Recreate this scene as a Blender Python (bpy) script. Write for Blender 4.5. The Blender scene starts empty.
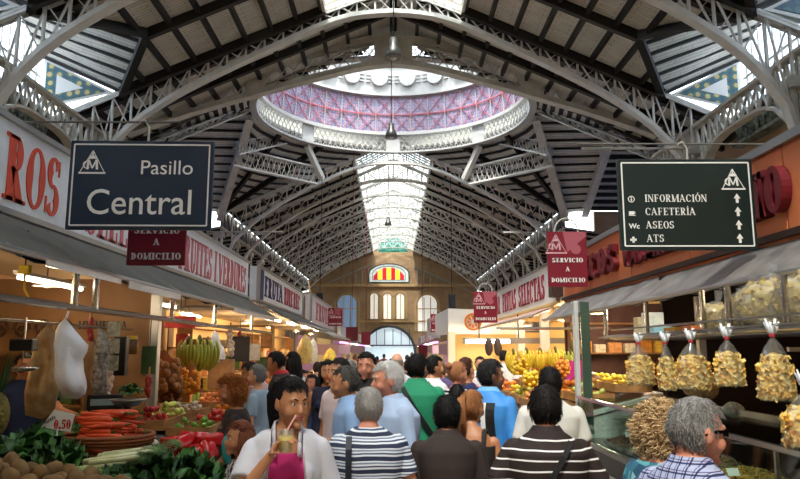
import bpy, bmesh, math, random
from mathutils import Vector, Matrix, noise, Euler
import numpy as np
PI=math.pi; R=math.radians
random.seed(7)
SC=bpy.context.scene; COL=SC.collection
# ---------------------------------------------------------------- camera
H=1.9; PITCH=R(8.93); F=700.0; CX=393.0
cam=bpy.data.cameras.new('camera'); co=bpy.data.objects.new('camera',cam); COL.objects.link(co)
cam.sensor_width=36; cam.lens=F/800*36; cam.clip_end=500; cam.clip_start=.05
co.location=(0,0,H); co.rotation_euler=(PI/2+PITCH,0,-math.atan(7/F)); SC.camera=co
def at(px,py,Y):
    """point on the plane y=Y seen near photo position px,py (measuring aid)"""
    e=math.atan((239.5-py)/F)+PITCH
    z=math.tan(e)*Y
    return Vector(((px-CX)*(Y*math.cos(PITCH)+z*math.sin(PITCH))/F,Y,z+H))
# ---------------------------------------------------------------- objects
def tag(o,label=None,cat=None,group=None,kind=None):
    if label:o['label']=label
    if cat:o['category']=cat
    if group:o['group']=group
    if kind:o['kind']=kind
    return o
def thing(name,label,cat,loc=(0,0,0),rz=0,group=None):
    o=bpy.data.objects.new(name,None); COL.objects.link(o); o.location=loc; o.rotation_euler=(0,0,rz)
    o.empty_display_size=.1
    return tag(o,label,cat,group)
def children(r): return [o for o in KIDS.get(r.name,[])]
KIDS={}
def link(o,parent=None):
    COL.objects.link(o)
    if parent is not None:
        o.parent=parent; KIDS.setdefault(parent.name,[]).append(o)
    return o
def copy_tree(o,parent=None,loc=None,rot=None,scale=None,label=None,group=None):
    c=o.copy(); link(c,parent)
    if loc is not None:c.location=loc
    if rot is not None:c.rotation_euler=rot if isinstance(rot,(tuple,list,Euler)) else (0,0,rot)
    if scale is not None:c.scale=scale if isinstance(scale,(tuple,list)) else (scale,)*3
    if label:c['label']=label
    if group:c['group']=group
    for k in children(o): copy_tree(k,c)
    return c
# ---------------------------------------------------------------- materials
def lin(h):
    if isinstance(h,str):
        h=h.lstrip('#'); c=[int(h[i:i+2],16)/255 for i in (0,2,4)]
    else: c=h
    return tuple((x/12.92 if x<=.04045 else ((x+.055)/1.055)**2.4) for x in c)+(1,)
MATS={}
class NT:
    def __init__(s,m): s.t=m.node_tree; s.n=s.t.nodes; s.l=s.t.links
    def add(s,typ,**k):
        n=s.n.new(typ)
        for a,b in k.items():
            if a.startswith('i_'): n.inputs[int(a[2:]) if a[2:].isdigit() else a[2:].replace('_',' ')].default_value=b
            else: setattr(n,a,b)
        return n
    def link(s,a,b): s.l.new(a,b)
def mat(name,col,rough=.6,metal=0,spec=.5,noise_amt=.0,noise_scale=8,col2=None,bump=0,bump_scale=30,emit=None,estr=0,alpha=None,trans=0,sss=0):
    if name in MATS: return MATS[name]
    m=bpy.data.materials.new(name); m.use_nodes=True; N=NT(m); b=N.n['Principled BSDF']
    b.inputs['Base Color'].default_value=lin(col); b.inputs['Roughness'].default_value=rough
    b.inputs['Metallic'].default_value=metal; b.inputs['Specular IOR Level'].default_value=spec
    if sss: 
        b.inputs['Subsurface Weight'].default_value=sss; b.inputs['Subsurface Radius'].default_value=(.02,.008,.004); b.inputs['Subsurface Scale'].default_value=.3
    if trans: b.inputs['Transmission Weight'].default_value=trans
    if emit: b.inputs['Emission Color'].default_value=lin(emit); b.inputs['Emission Strength'].default_value=estr
    if alpha is not None: b.inputs['Alpha'].default_value=alpha
    if noise_amt or col2:
        tc=N.add('ShaderNodeTexCoord'); nz=N.add('ShaderNodeTexNoise',i_Scale=noise_scale,i_Detail=5.0)
        N.link(tc.outputs['Object'],nz.inputs['Vector'])
        rp=N.add('ShaderNodeValToRGB'); rp.color_ramp.elements[0].position=.3; rp.color_ramp.elements[1].position=.7
        c=lin(col)
        if col2: rp.color_ramp.elements[0].color=lin(col2); rp.color_ramp.elements[1].color=c
        else:
            rp.color_ramp.elements[0].color=tuple(x*(1-noise_amt) for x in c[:3])+(1,); rp.color_ramp.elements[1].color=tuple(min(1,x*(1+noise_amt*.6)) for x in c[:3])+(1,)
        N.link(nz.outputs[0],rp.inputs[0]); N.link(rp.outputs[0],b.inputs['Base Color'])
    if bump:
        tc=N.add('ShaderNodeTexCoord'); nz=N.add('ShaderNodeTexNoise',i_Scale=bump_scale,i_Detail=6.0)
        N.link(tc.outputs['Object'],nz.inputs['Vector'])
        bp=N.add('ShaderNodeBump',i_Strength=bump,i_Distance=.02); N.link(nz.outputs[0],bp.inputs['Height']); N.link(bp.outputs[0],b.inputs['Normal'])
    MATS[name]=m; return m
def glassy(name,col='#ffffff',mixf=.12,rough=.05,diff=0):
    """thin pane: mostly see-through with a gloss; diff = share of milky scatter"""
    if name in MATS:return MATS[name]
    m=bpy.data.materials.new(name); m.use_nodes=True; N=NT(m); N.n.remove(N.n['Principled BSDF'])
    t=N.add('ShaderNodeBsdfTransparent'); t.inputs[0].default_value=lin(col)
    g=N.add('ShaderNodeBsdfGlossy'); g.inputs['Roughness'].default_value=rough
    mx=N.add('ShaderNodeMixShader'); mx.inputs[0].default_value=mixf
    N.link(t.outputs[0],mx.inputs[1]); N.link(g.outputs[0],mx.inputs[2])
    last=mx
    if diff:
        d=N.add('ShaderNodeBsdfTranslucent'); d.inputs[0].default_value=lin(col)
        d2=N.add('ShaderNodeBsdfDiffuse'); d2.inputs[0].default_value=lin(col)
        md=N.add('ShaderNodeMixShader'); md.inputs[0].default_value=.6
        N.link(d.outputs[0],md.inputs[1]); N.link(d2.outputs[0],md.inputs[2])
        m2=N.add('ShaderNodeMixShader'); m2.inputs[0].default_value=diff
        N.link(mx.outputs[0],m2.inputs[1]); N.link(md.outputs[0],m2.inputs[2]); last=m2
    N.link(last.outputs[0],N.n['Material Output'].inputs[0])
    MATS[name]=m; return m
def emis(name,col,s):
    return mat(name,col,emit=col,estr=s)
# ---------------------------------------------------------------- mesh builder
class MB:
    def __init__(s): s.v=[]; s.f=[]; s.m=[]
    def add(s,vs,fs,mi=0):
        o=len(s.v); s.v+= [tuple(v) for v in vs]; s.f+=[tuple(i+o for i in f) for f in fs]; s.m+=[mi]*len(fs); return s
    def box(s,c,d,rot=None,mi=0):
        c=Vector(c); M=rot if rot is not None else Matrix.Identity(3)
        if isinstance(M,(int,float)): M=Matrix.Rotation(M,3,'Z')
        vs=[c+M@Vector((x*d[0]/2,y*d[1]/2,z*d[2]/2)) for x in(-1,1) for y in(-1,1) for z in(-1,1)]
        return s.add(vs,[(0,1,3,2),(4,6,7,5),(0,4,5,1),(2,3,7,6),(0,2,6,4),(1,5,7,3)],mi)
    def beam(s,p,q,w,h,up=(0,0,1),mi=0):
        p=Vector(p);q=Vector(q); d=q-p; L=d.length
        if L<1e-6:return s
        x=d/L; u=Vector(up); y=u.cross(x)
        if y.length<1e-4: y=Vector((0,1,0)).cross(x)
        y.normalize(); z=x.cross(y)
        M=Matrix((x,y,z)).transposed()
        return s.box((p+q)/2,(L,w,h),M,mi)
    def poly(s,pts,w,h,up=(0,0,1),mi=0):
        for a,b in zip(pts,pts[1:]): s.beam(a,b,w,h,up,mi)
        return s
    def tube(s,pts,r,n=8,mi=0,cap=True):
        pts=[Vector(p) for p in pts]; rs=r if isinstance(r,(list,tuple)) else [r]*len(pts)
        o=len(s.v); prev=None
        for i,p in enumerate(pts):
            t=(pts[min(i+1,len(pts)-1)]-pts[max(i-1,0)])
            if t.length<1e-9: t=Vector((0,0,1))
            t.normalize()
            if prev is None:
                a=Vector((0,0,1)) if abs(t.z)<.9 else Vector((1,0,0)); u=t.cross(a).normalized()
            else:
                u=(prev-t*prev.dot(t)); u=u.normalized() if u.length>1e-6 else prev
            prev=u; w=t.cross(u)
            for k in range(n):
                a=2*PI*k/n; s.v.append(tuple(p+(u*math.cos(a)+w*math.sin(a))*rs[i]))
        for i in range(len(pts)-1):
            for k in range(n):
                s.f.append((o+i*n+k,o+i*n+(k+1)%n,o+(i+1)*n+(k+1)%n,o+(i+1)*n+k)); s.m.append(mi)
        if cap:
            s.f.append(tuple(o+k for k in reversed(range(n)))); s.m.append(mi)
            s.f.append(tuple(o+(len(pts)-1)*n+k for k in range(n))); s.m.append(mi)
        return s
    def lathe(s,prof,n=16,c=(0,0,0),mi=0,rot=None,cap=True):
        o=len(s.v); c=Vector(c)
        for r,z in prof:
            for k in range(n):
                v=Vector((r*math.cos(2*PI*k/n),r*math.sin(2*PI*k/n),z))
                if rot is not None: v=rot@v
                s.v.append(tuple(c+v))
        for i in range(len(prof)-1):
            for k in range(n):
                s.f.append((o+i*n+k,o+i*n+(k+1)%n,o+(i+1)*n+(k+1)%n,o+(i+1)*n+k)); s.m.append(mi)
        if cap:
            s.f.append(tuple(o+k for k in reversed(range(n)))); s.m.append(mi)
            s.f.append(tuple(o+(len(prof)-1)*n+k for k in range(n))); s.m.append(mi)
        return s
    def ell(s,c,r,rot=None,nu=12,nv=8,mi=0,jit=0):
        c=Vector(c); vs=[];fs=[]
        if isinstance(r,(int,float)): r=(r,r,r)
        def P(v):
            v=Vector((v[0]*r[0],v[1]*r[1],v[2]*r[2]))
            if jit: v*=1+jit*noise.noise(v*9+c*3)
            return c+(rot@v if rot is not None else v)
        vs.append(P((0,0,-1)))
        for i in range(1,nv):
            a=-PI/2+PI*i/nv
            for k in range(nu): vs.append(P((math.cos(a)*math.cos(2*PI*k/nu),math.cos(a)*math.sin(2*PI*k/nu),math.sin(a))))
        vs.append(P((0,0,1)))
        for k in range(nu): fs.append((0,1+(k+1)%nu,1+k))
        for i in range(nv-2):
            for k in range(nu):
                a=1+i*nu;b=a+nu; fs.append((a+k,a+(k+1)%nu,b+(k+1)%nu,b+k))
        a=1+(nv-2)*nu; t=len(vs)-1
        for k in range(nu): fs.append((a+k,a+(k+1)%nu,t))
        return s.add(vs,fs,mi)
    def quad(s,a,b,c,d,mi=0): return s.add([a,b,c,d],[(0,1,2,3)],mi)
    def slab(s,pts,t,mi=0):
        """solid plate from a planar outline, thickened by vector t"""
        t=Vector(t); n=len(pts); vs=[Vector(p) for p in pts]+[Vector(p)+t for p in pts]
        fs=[tuple(range(n))[::-1],tuple(range(n,2*n))]+[(i,(i+1)%n,n+(i+1)%n,n+i) for i in range(n)]
        return s.add(vs,fs,mi)
    def grid(s,f,nu,nv,mi=0):
        o=len(s.v)
        for j in range(nv+1):
            for i in range(nu+1): s.v.append(tuple(f(i/nu,j/nv)))
        for j in range(nv):
            for i in range(nu):
                a=o+j*(nu+1)+i; s.f.append((a,a+1,a+nu+2,a+nu+1)); s.m.append(mi)
        return s
    def build(s,name,m,parent=None,smooth=False,loc=None,bevel=0,rz=None):
        me=bpy.data.meshes.new(name); me.from_pydata(s.v,[],s.f)
        ms=m if isinstance(m,(list,tuple)) else [m]
        for x in ms: me.materials.append(x)
        if len(ms)>1: me.polygons.foreach_set('material_index',s.m)
        if smooth: me.polygons.foreach_set('use_smooth',[True]*len(s.f))
        me.update()
        o=bpy.data.objects.new(name,me); link(o,parent)
        if loc is not None:o.location=loc
        if rz is not None:o.rotation_euler=(0,0,rz)
        if bevel:
            b=o.modifiers.new('bevel','BEVEL'); b.width=bevel; b.segments=2; b.limit_method='ANGLE'
        return o
def evalmesh(o,name):
    dg=bpy.context.evaluated_depsgraph_get(); me=bpy.data.meshes.new_from_object(o.evaluated_get(dg)); me.name=name
    return me
# ---------------------------------------------------------------- lettering
def ring(cx,cy,rx,ry,a0,a1,W,T,n=14):
    """variable-width stroke along an ellipse: thick at the sides, thin top and bottom"""
    vs=[];n=max(3,int(n*abs(a1-a0)/180))
    for i in range(n+1):
        a=R(a0+(a1-a0)*i/n); c,s_=math.cos(a),math.sin(a); w=T+(W-T)*abs(c)**1.6
        vs.append((cx+rx*c,cy+ry*s_)); vs.append((cx+(rx-w)*c,cy+(ry-w*.9)*s_))
    return vs,[(2*i,2*i+1,2*i+3,2*i+2) for i in range(n)]
def glyph(ch,W=.17,T=.06,serif=True,wd=.62):
    """capital serif letter in a cell of height 1; returns polygons and advance"""
    P=[]
    def q(*p): P.append((list(p),[tuple(range(len(p)))]))
    def bar(x0,y0,x1,y1): q((x0,y0),(x1,y0),(x1,y1),(x0,y1))
    def ser(x,y,w): 
        if serif: bar(x-w/2,y,x+w/2,y+T) if y<.5 else bar(x-w/2,y-T,x+w/2,y)
    def stem(x,y0=0,y1=1,w=None,a=1,b=1):
        w=w or W; bar(x-w/2,y0,x+w/2,y1); k=w+W*.9
        if a and y0==0: ser(x,0,k)
        if b and y1==1: ser(x,1,k)
    def dg(x0,y0,x1,y1,w): q((x0-w/2,y0),(x0+w/2,y0),(x1+w/2,y1),(x1-w/2,y1))
    L=W; r=wd
    def rg(*a,**k): P.append(ring(*a,**k))
    acc=ch in 'ÓÍ'; c={'Ó':'O','Í':'I'}.get(ch,ch)
    if c=='I': stem(L); adv=2*L
    elif c=='O': rg(r/2+.04,.5,r/2+.04,.5,0,360,W,T,n=12); adv=r+.08
    elif c=='Q': rg(r/2+.04,.5,r/2+.04,.5,0,360,W,T,n=12); dg(r*.8,-.12,r*.5,.2,W); adv=r+.08
    elif c=='C' or c=='G':
        rg(r/2+.04,.5,r/2+.04,.5,45,315,W,T); bar(r-.02,.68,r+.04,.9)
        if c=='G': bar(r-.1,.1,r+.04,.45)
        adv=r+.08
    elif c=='S':
        h=.27; rg(r*.45+.02,1-h,r*.42,h,30,270,W,T); rg(r*.45+.02,h,r*.42,h,90,-150,W,T)
        bar(r*.78,.7,r*.84,.97); bar(.02,.03,.08,.3); adv=r*.9+.05
    elif c=='R':
        stem(L); bar(L,1-T,r*.6,1); bar(L,.46,r*.6,.46+T); rg(r*.55,.73,r*.4,.27,90,-90,W,T); dg(r*.92,0,r*.5,.5,W); ser(r*.95,0,W*1.6); adv=r+.1
    elif c=='P': stem(L); bar(L,1-T,r*.6,1); bar(L,.42,r*.6,.42+T); rg(r*.55,.71,r*.4,.29,90,-90,W,T); adv=r
    elif c=='B': stem(L); bar(L,1-T,r*.6,1);bar(L,0,r*.6,T); bar(L,.48,r*.6,.48+T); rg(r*.5,.75,r*.42,.25,90,-90,W,T); rg(r*.55,.26,r*.42,.26,90,-90,W,T); adv=r+.05
    elif c=='D': stem(L); bar(L,1-T,r*.45,1); bar(L,0,r*.45,T); rg(r*.4,.5,r*.65,.5,90,-90,W,T); adv=r+.12
    elif c=='E' or c=='F':
        stem(L); bar(L,1-T,r*.9,1); bar(L,.48,r*.75,.48+T); bar(r*.9-.04,.78,r*.9,1); bar(r*.75-.03,.4,r*.75,.62)
        if c=='E': bar(L,0,r*.95,T); bar(r*.95-.04,0,r*.95,.22)
        adv=r+.02
    elif c=='L': stem(L); bar(L,0,r*.9,T); bar(r*.9-.04,0,r*.9,.25); adv=r
    elif c=='T': stem(r/2+.03,b=0); bar(0,1-T,r+.06,1); bar(0,.76,.04,1); bar(r+.02,.76,r+.06,1); adv=r+.08
    elif c=='N': stem(T*1.5,w=T); stem(r+.02,w=T,a=0); dg(T*1.5+.02,1,r,0,W); adv=r+.12
    elif c=='M': stem(T*1.5,w=T); stem(r+.2,w=W); dg(T*1.5+.02,1,r*.55,0,W*.9); dg(r*.55,0,r+.2,1,T); adv=r+.34
    elif c=='A': dg(.05,0,r*.5,1,T); dg(r+.02,0,r*.5,1,W); bar(r*.2,.3,r*.8,.3+T); ser(.05,0,W*1.3); ser(r+.02,0,W*1.6); adv=r+.14
    elif c=='V': dg(.06,1,r*.52,0,W); dg(r+.02,1,r*.52,0,T); ser(.06,1,W*1.6); ser(r+.02,1,W*1.3); adv=r+.1
    elif c=='W': dg(.06,1,.28,0,W); dg(.5,1,.28,0,T); dg(.5,1,.72,0,W); dg(.95,1,.72,0,T); adv=1.02
    elif c=='X': dg(.06,1,r,0,W); dg(r,1,.06,0,T); adv=r+.08
    elif c=='U': stem(L*.9,.28,1,a=0); stem(r,.28,1,w=T,a=0); rg((L*.4+r)/2+.01,.29,(r-L*.35)/2+.01,.29,180,360,W,T); adv=r+.12
    elif c=='0': rg(r/2,.5,r/2-.02,.5,0,360,W,T,n=12); adv=r
    elif c=='5': bar(.1,1-T*1.5,r-.05,1); bar(.08,.5,.08+T,1); rg(r*.4,.32,r*.5,.32,120,-150,W,T); adv=r
    elif c=='.': bar(.04,0,.04+W,W); adv=W+.1
    elif c=='-': bar(.04,.45,.3,.55); adv=.36
    else: adv=.34
    if acc: dg(adv*.45,1.06,adv*.6,1.25,T*1.6)
    return P,adv
def text_serif(s,size,track=.04,W=.17,T=.06,wd=.62,serif=True):
    """returns (vertices2d, faces, width)"""
    V=[];Fs=[];x=0
    for ch in s:
        P,adv=glyph(ch,W,T,serif,wd)
        for vs,fs in P:
            o=len(V); V+=[((x+a)*size,b*size) for a,b in vs]; Fs+=[tuple(i+o for i in f) for f in fs]
        x+=adv+track
    return V,Fs,(x-track)*size
def put2d(mb,V,Fs,org,ux,uy,nrm,depth=.004,mi=0):
    """raised 2D shapes on a plane: org + a*ux + b*uy"""
    org=Vector(org);ux=Vector(ux);uy=Vector(uy);nrm=Vector(nrm)
    for f in Fs:
        pts=[org+ux*V[i][0]+uy*V[i][1] for i in f]
        mb.slab(pts,nrm*depth,mi)
def letters(mb,s,org,ux,uy,nrm,size,center=None,width=None,depth=.004,mi=0,**k):
    V,Fs,w=text_serif(s,size,**k)
    if width: V=[(a*width/w,b) for a,b in V]; w=width
    off=Vector(ux)*(-w/2 if center else 0)
    put2d(mb,V,Fs,Vector(org)+off,ux,uy,nrm,depth,mi); return w
def sans(mb,s,org,ux,uy,nrm,size,width=None,depth=.003,mi=0,off=0.0,align='LEFT'):
    cu=bpy.data.curves.new('txt','FONT'); cu.body=s; cu.size=1; cu.offset=off; cu.resolution_u=4
    o=bpy.data.objects.new('txt',cu); COL.objects.link(o)
    me=evalmesh(o,'txt'); bpy.data.objects.remove(o)
    vs=[v.co.copy() for v in me.vertices]; w=max(v.x for v in vs)-min(v.x for v in vs); x0=min(v.x for v in vs)
    h=max(v.y for v in vs if True)
    sx=(width/w) if width else size; sy=size
    if align=='CENTER': x0+=w/2
    if align=='RIGHT': x0+=w
    V=[((v.x-x0)*sx,v.y*sy) for v in vs]
    put2d(mb,V,[tuple(p.vertices) for p in me.polygons],org,ux,uy,nrm,depth,mi)
    bpy.data.meshes.remove(me); return w*sx
# ================================================================ materials of the hall
iron=mat('iron_paint','#c6c2b8',.55,noise_amt=.18,noise_scale=3)
iron2=mat('iron_paint_pale','#d2d0ca',.5,noise_amt=.1,noise_scale=3)
whitep=mat('white_paint','#e4e2de',.5,noise_amt=.06,noise_scale=2)
black=mat('dark_timber','#171210',.6)
stone=mat('tan_stone','#b79572',.85,col2='#a0805f',noise_scale=1.2)
stone2=mat('stone_moulding','#c9a675',.85,noise_amt=.2)
def boards(name,c1,c2,sc):
    m=bpy.data.materials.new(name); m.use_nodes=True; N=NT(m); b=N.n['Principled BSDF']; b.inputs['Roughness'].default_value=.8
    tc=N.add('ShaderNodeTexCoord'); br=N.add('ShaderNodeTexBrick',i_Scale=sc); br.inputs['Color1'].default_value=lin(c1); br.inputs['Color2'].default_value=lin(c2)
    br.inputs['Mortar'].default_value=tuple(x*.55 for x in lin(c2)[:3])+(1,); br.inputs['Mortar Size'].default_value=.012; br.inputs['Brick Width'].default_value=.9; br.inputs['Row Height'].default_value=.14
    nz=N.add('ShaderNodeTexNoise',i_Scale=1.5,i_Detail=6.0); mx=N.add('ShaderNodeMix',data_type='RGBA',blend_type='MULTIPLY'); mx.inputs[0].default_value=.5
    N.link(tc.outputs['Object'],br.inputs['Vector']); N.link(tc.outputs['Object'],nz.inputs['Vector'])
    N.link(br.outputs[0],mx.inputs[6]); N.link(nz.outputs[0],mx.inputs[7]); N.link(mx.outputs[2],b.inputs['Base Color'])
    MATS[name]=m; return m
brd=boards('roof_tiles','#e8e3d8','#ddd7cb',1.0)
sky=glassy('lantern_glass','#f4f6f6',.05,.2,diff=.35)
clear=glassy('window_glass','#eef4fb',.06,.1,diff=.15)
blueg=glassy('blue_glass','#a9c4ee',.05,.2,diff=.4)
def struct(name,mb,m,parent=None,**k):
    o=mb.build(name,m,parent,**k)
    if parent is None:o['kind']='structure'
    return o
TR=[0]
def trim(mb,m,**k):
    TR[0]+=1; return struct('trim_%d'%TR[0],mb,m,**k)
# ---- floor
def floor_mat():
    m=bpy.data.materials.new('terrazzo_floor'); m.use_nodes=True; N=NT(m); b=N.n['Principled BSDF']; b.inputs['Roughness'].default_value=.3
    tc=N.add('ShaderNodeTexCoord'); ck=N.add('ShaderNodeTexChecker',i_Scale=2.5); ck.inputs[1].default_value=lin('#b5ab9c'); ck.inputs[2].default_value=lin('#a0968a')
    N.link(tc.outputs['Object'],ck.inputs[0]); N.link(ck.outputs[0],b.inputs['Base Color']); return m
struct('wall_front',MB().box((0,-9,7.5),(25,.3,15)),stone2)  # unseen end wall added behind the camera to dim the frontal light
struct('floor',MB().box((0,35,-.1),(52,100,.2)),floor_mat())
# ---- roof heights
def zr(x): return 15.0-.44*abs(x)
YT=[-8,-1.7,4.6,11.0,17.3,23.5]       # near trusses
YF=[42+i*4.5 for i in range(10)]     # trusses beyond the dome; the last stands at the end wall
XL=2.45; XE=10.4
# ceiling boards: the two long slopes left and right of the lantern, with openings for side dormers
def slope(y0,y1,s,x0=XL,x1=XE):
    return [(s*x0,y0,zr(x0)),(s*x1,y0,zr(x1)),(s*x1,y1,zr(x1)),(s*x0,y1,zr(x0))]
ceil=MB()
UP=(0,0,.12)
YW=86.0
def near_bay(y0,y1):
    ym=(y0+y1)/2
    for s in(-1,1):
        V0=(s*9.5,y0,zr(9.5));V2=(s*9.5,y1,zr(9.5));V1=(s*7.6,ym,zr(7.6))
        ceil.slab([(s*XL,y0,zr(XL)),V0,V1,V2,(s*XL,y1,zr(XL))],UP)
        O0=(s*12.3,y0,12.1);O1=(s*12.3,ym,13.3);O2=(s*12.3,y1,12.1)
        ceil.slab([V0,O0,O1,V1],UP); ceil.slab([V1,O1,O2,V2],UP)
for a,b in zip(YT,YT[1:]): near_bay(a,b)
for s in(-1,1):
    ceil.slab(slope(23.5,27.6,s,0,13.5),UP)
    ceil.slab(slope(42,YW,s),UP)
    # lower aisle roofs outside the columns of the far hall
    ceil.slab([(s*10.4,42,9.2),(s*17,42,8.2),(s*17,YW,8.2),(s*10.4,YW,9.2)],UP)
# crossing: surfaces falling from the ring to the corners, then the transept roofs
Yc=34.7;RR=7.1;YB=26.7
def lerp(a,b,t): return Vector(a).lerp(Vector(b),t)
CROSS=[]
def arcp(s,yy,u):
    g=1 if yy>Yc else -1; a=R(8+80*u)   # from the ridge round to the side
    return Vector((s*7.2*math.sin(a),Yc+g*7.2*math.cos(a),14.25))
for s in(-1,1):
    for yy in(42,27.4):
        Ca,Cb=(s*1.0,yy,14.25),(s*10.6,yy,zr(10.6)-.15)
        Ha,Hb=arcp(s,yy,1),(s*10.7,yy+(.0),zr(10.6)-.15)
        for i in range(8):
            ceil.slab([arcp(s,yy,i/8),arcp(s,yy,(i+1)/8),lerp(Cb,Hb,(i+1)/8),lerp(Cb,Hb,i/8)],UP)
        Ta,Tb=(s*11.9,Yc,14.25),(s*11.9,yy,10.3)
        ceil.slab([Ha,Hb,Tb,Ta],UP)
        ceil.slab([Ta,Tb,(s*26,yy,10.3),(s*26,Yc,14.25)],UP)
        CROSS.append((s,yy,Ca,Cb,Ha,Hb,Ta,Tb))
struct('ceiling',ceil,brd)
# black purlins and rafters under the boards
def purl(mb,p,q,w=.13,h=.2):
    p=Vector(p)-Vector((0,0,h/2)); q=Vector(q)-Vector((0,0,h/2)); mb.beam(p,q,w,h)
for a,b in zip(YT[2:],YT[3:]):
    ym=(a+b)/2; mb=MB()
    for s in(-1,1):
        x=XL+.1
        while x<9.6:
            if x<7.6:
                purl(mb,(s*x,a,zr(x)),(s*x,b,zr(x)))
            else:
                t=(9.5-x)/1.9*(ym-a)
                purl(mb,(s*x,a,zr(x)),(s*x,a+t,zr(x))); purl(mb,(s*x,b-t,zr(x)),(s*x,b,zr(x)))
            x+=.87
        for y in (a+.3,ym,b-.3):
            xe=9.4 if y!=ym else 7.6
            purl(mb,(s*XL,y,zr(XL)-.02),(s*xe,y,zr(xe)-.02),.2,.3)
        # dormer valleys and rafters
        for y0,y1 in((a,ym),(b,ym)):
            purl(mb,(s*9.5,y0,zr(9.5)),(s*7.6,y1,zr(7.6)),.24,.26)
            for i in range(7):
                t=i/6; p=lerp((s*9.5,y0,zr(9.5)),(s*7.6,y1,zr(7.6)),t); q=lerp((s*12.3,y0,12.1),(s*12.3,y1,13.3),t)
                d=(.1 if y1>y0 else -.1) if i==0 else 0
                p.y+=d;q.y+=d
                purl(mb,p,q,.14,.1)
    trim(mb,black)
mb=MB()
for s in(-1,1):
    x=.07
    while x<13.3: purl(mb,(s*x,23.5,zr(x)),(s*x,27.0,zr(x))); x+=.87
    for yy_ in(23.7,25.3): purl(mb,(0,yy_,zr(0)),(s*13,yy_,zr(13)),.2,.3)
trim(mb,black)
mb=MB()
for (s,yy,Ca,Cb,Ha,Hb,Ta,Tb) in CROSS:
    for i in range(13):
        t=(i+.4)/13
        for i_ in range(6):
            purl(mb,lerp(arcp(s,yy,i_/6),lerp(Cb,Hb,i_/6),t),lerp(arcp(s,yy,(i_+1)/6),lerp(Cb,Hb,(i_+1)/6),t),.22,.09)
        purl(mb,lerp(Ha,Hb,t),lerp(Ta,Tb,t),.2,.09)
        purl(mb,lerp(Ta,Tb,t),lerp(Ta,Tb,t)+Vector((s*14,0,0)),.2,.22)
    for u in(.33,.66): purl(mb,arcp(s,yy,u),lerp(Cb,Hb,u),.2,.3)
trim(mb,black)
mb=MB()
for s in(-1,1):
    x=XL+.1
    while x<10.3: purl(mb,(s*x,42,zr(x)),(s*x,YW,zr(x)),.14,.2); x+=.95
    for y in YF[:-1]:
        for d in(.25,2.3): purl(mb,(s*XL,y+d,zr(XL)),(s*10.3,y+d,zr(10.3)),.16,.26)
    y=42
    while y<YW: purl(mb,(s*10.5,y,9.15),(s*17,y,8.15),.12,.16); y+=1.5
trim(mb,black)
# lantern glazing
win=[0]
def window(mb,m):
    win[0]+=1; o=struct('window_%d'%win[0],mb,m); return o
def lantern(y0,y1,step):
    g=MB(); f=MB(); zt=zr(0)+.15
    for s in(-1,1):
        g.slab([(0,y0,zt+.1),(s*XL,y0,zr(XL)+.1),(s*XL,y1,zr(XL)+.1),(0,y1,zt+.1)],(0,0,.02))
        for i in range(1,7):
            x=XL*i/7; f.beam((s*x,y0,zt+.1+(zr(XL)-zt)*i/7),(s*x,y1,zt+.1+(zr(XL)-zt)*i/7),.06,.05)
        y=y0
        while y<=y1: f.beam((0,y,zt+.06),(s*XL,y,zr(XL)+.06),.09,.07); y+=step
        f.beam((s*XL,y0,zr(XL)-.1),(s*XL,y1,zr(XL)-.1),.1,.4)
    f.beam((0,y0,zt+.05),(0,y1,zt+.05),.1,.12)
    o=window(g,sky); f.build('window_frame',iron,o)
lantern(-8,23.3,.7); lantern(42.6,YW,.57)
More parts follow.
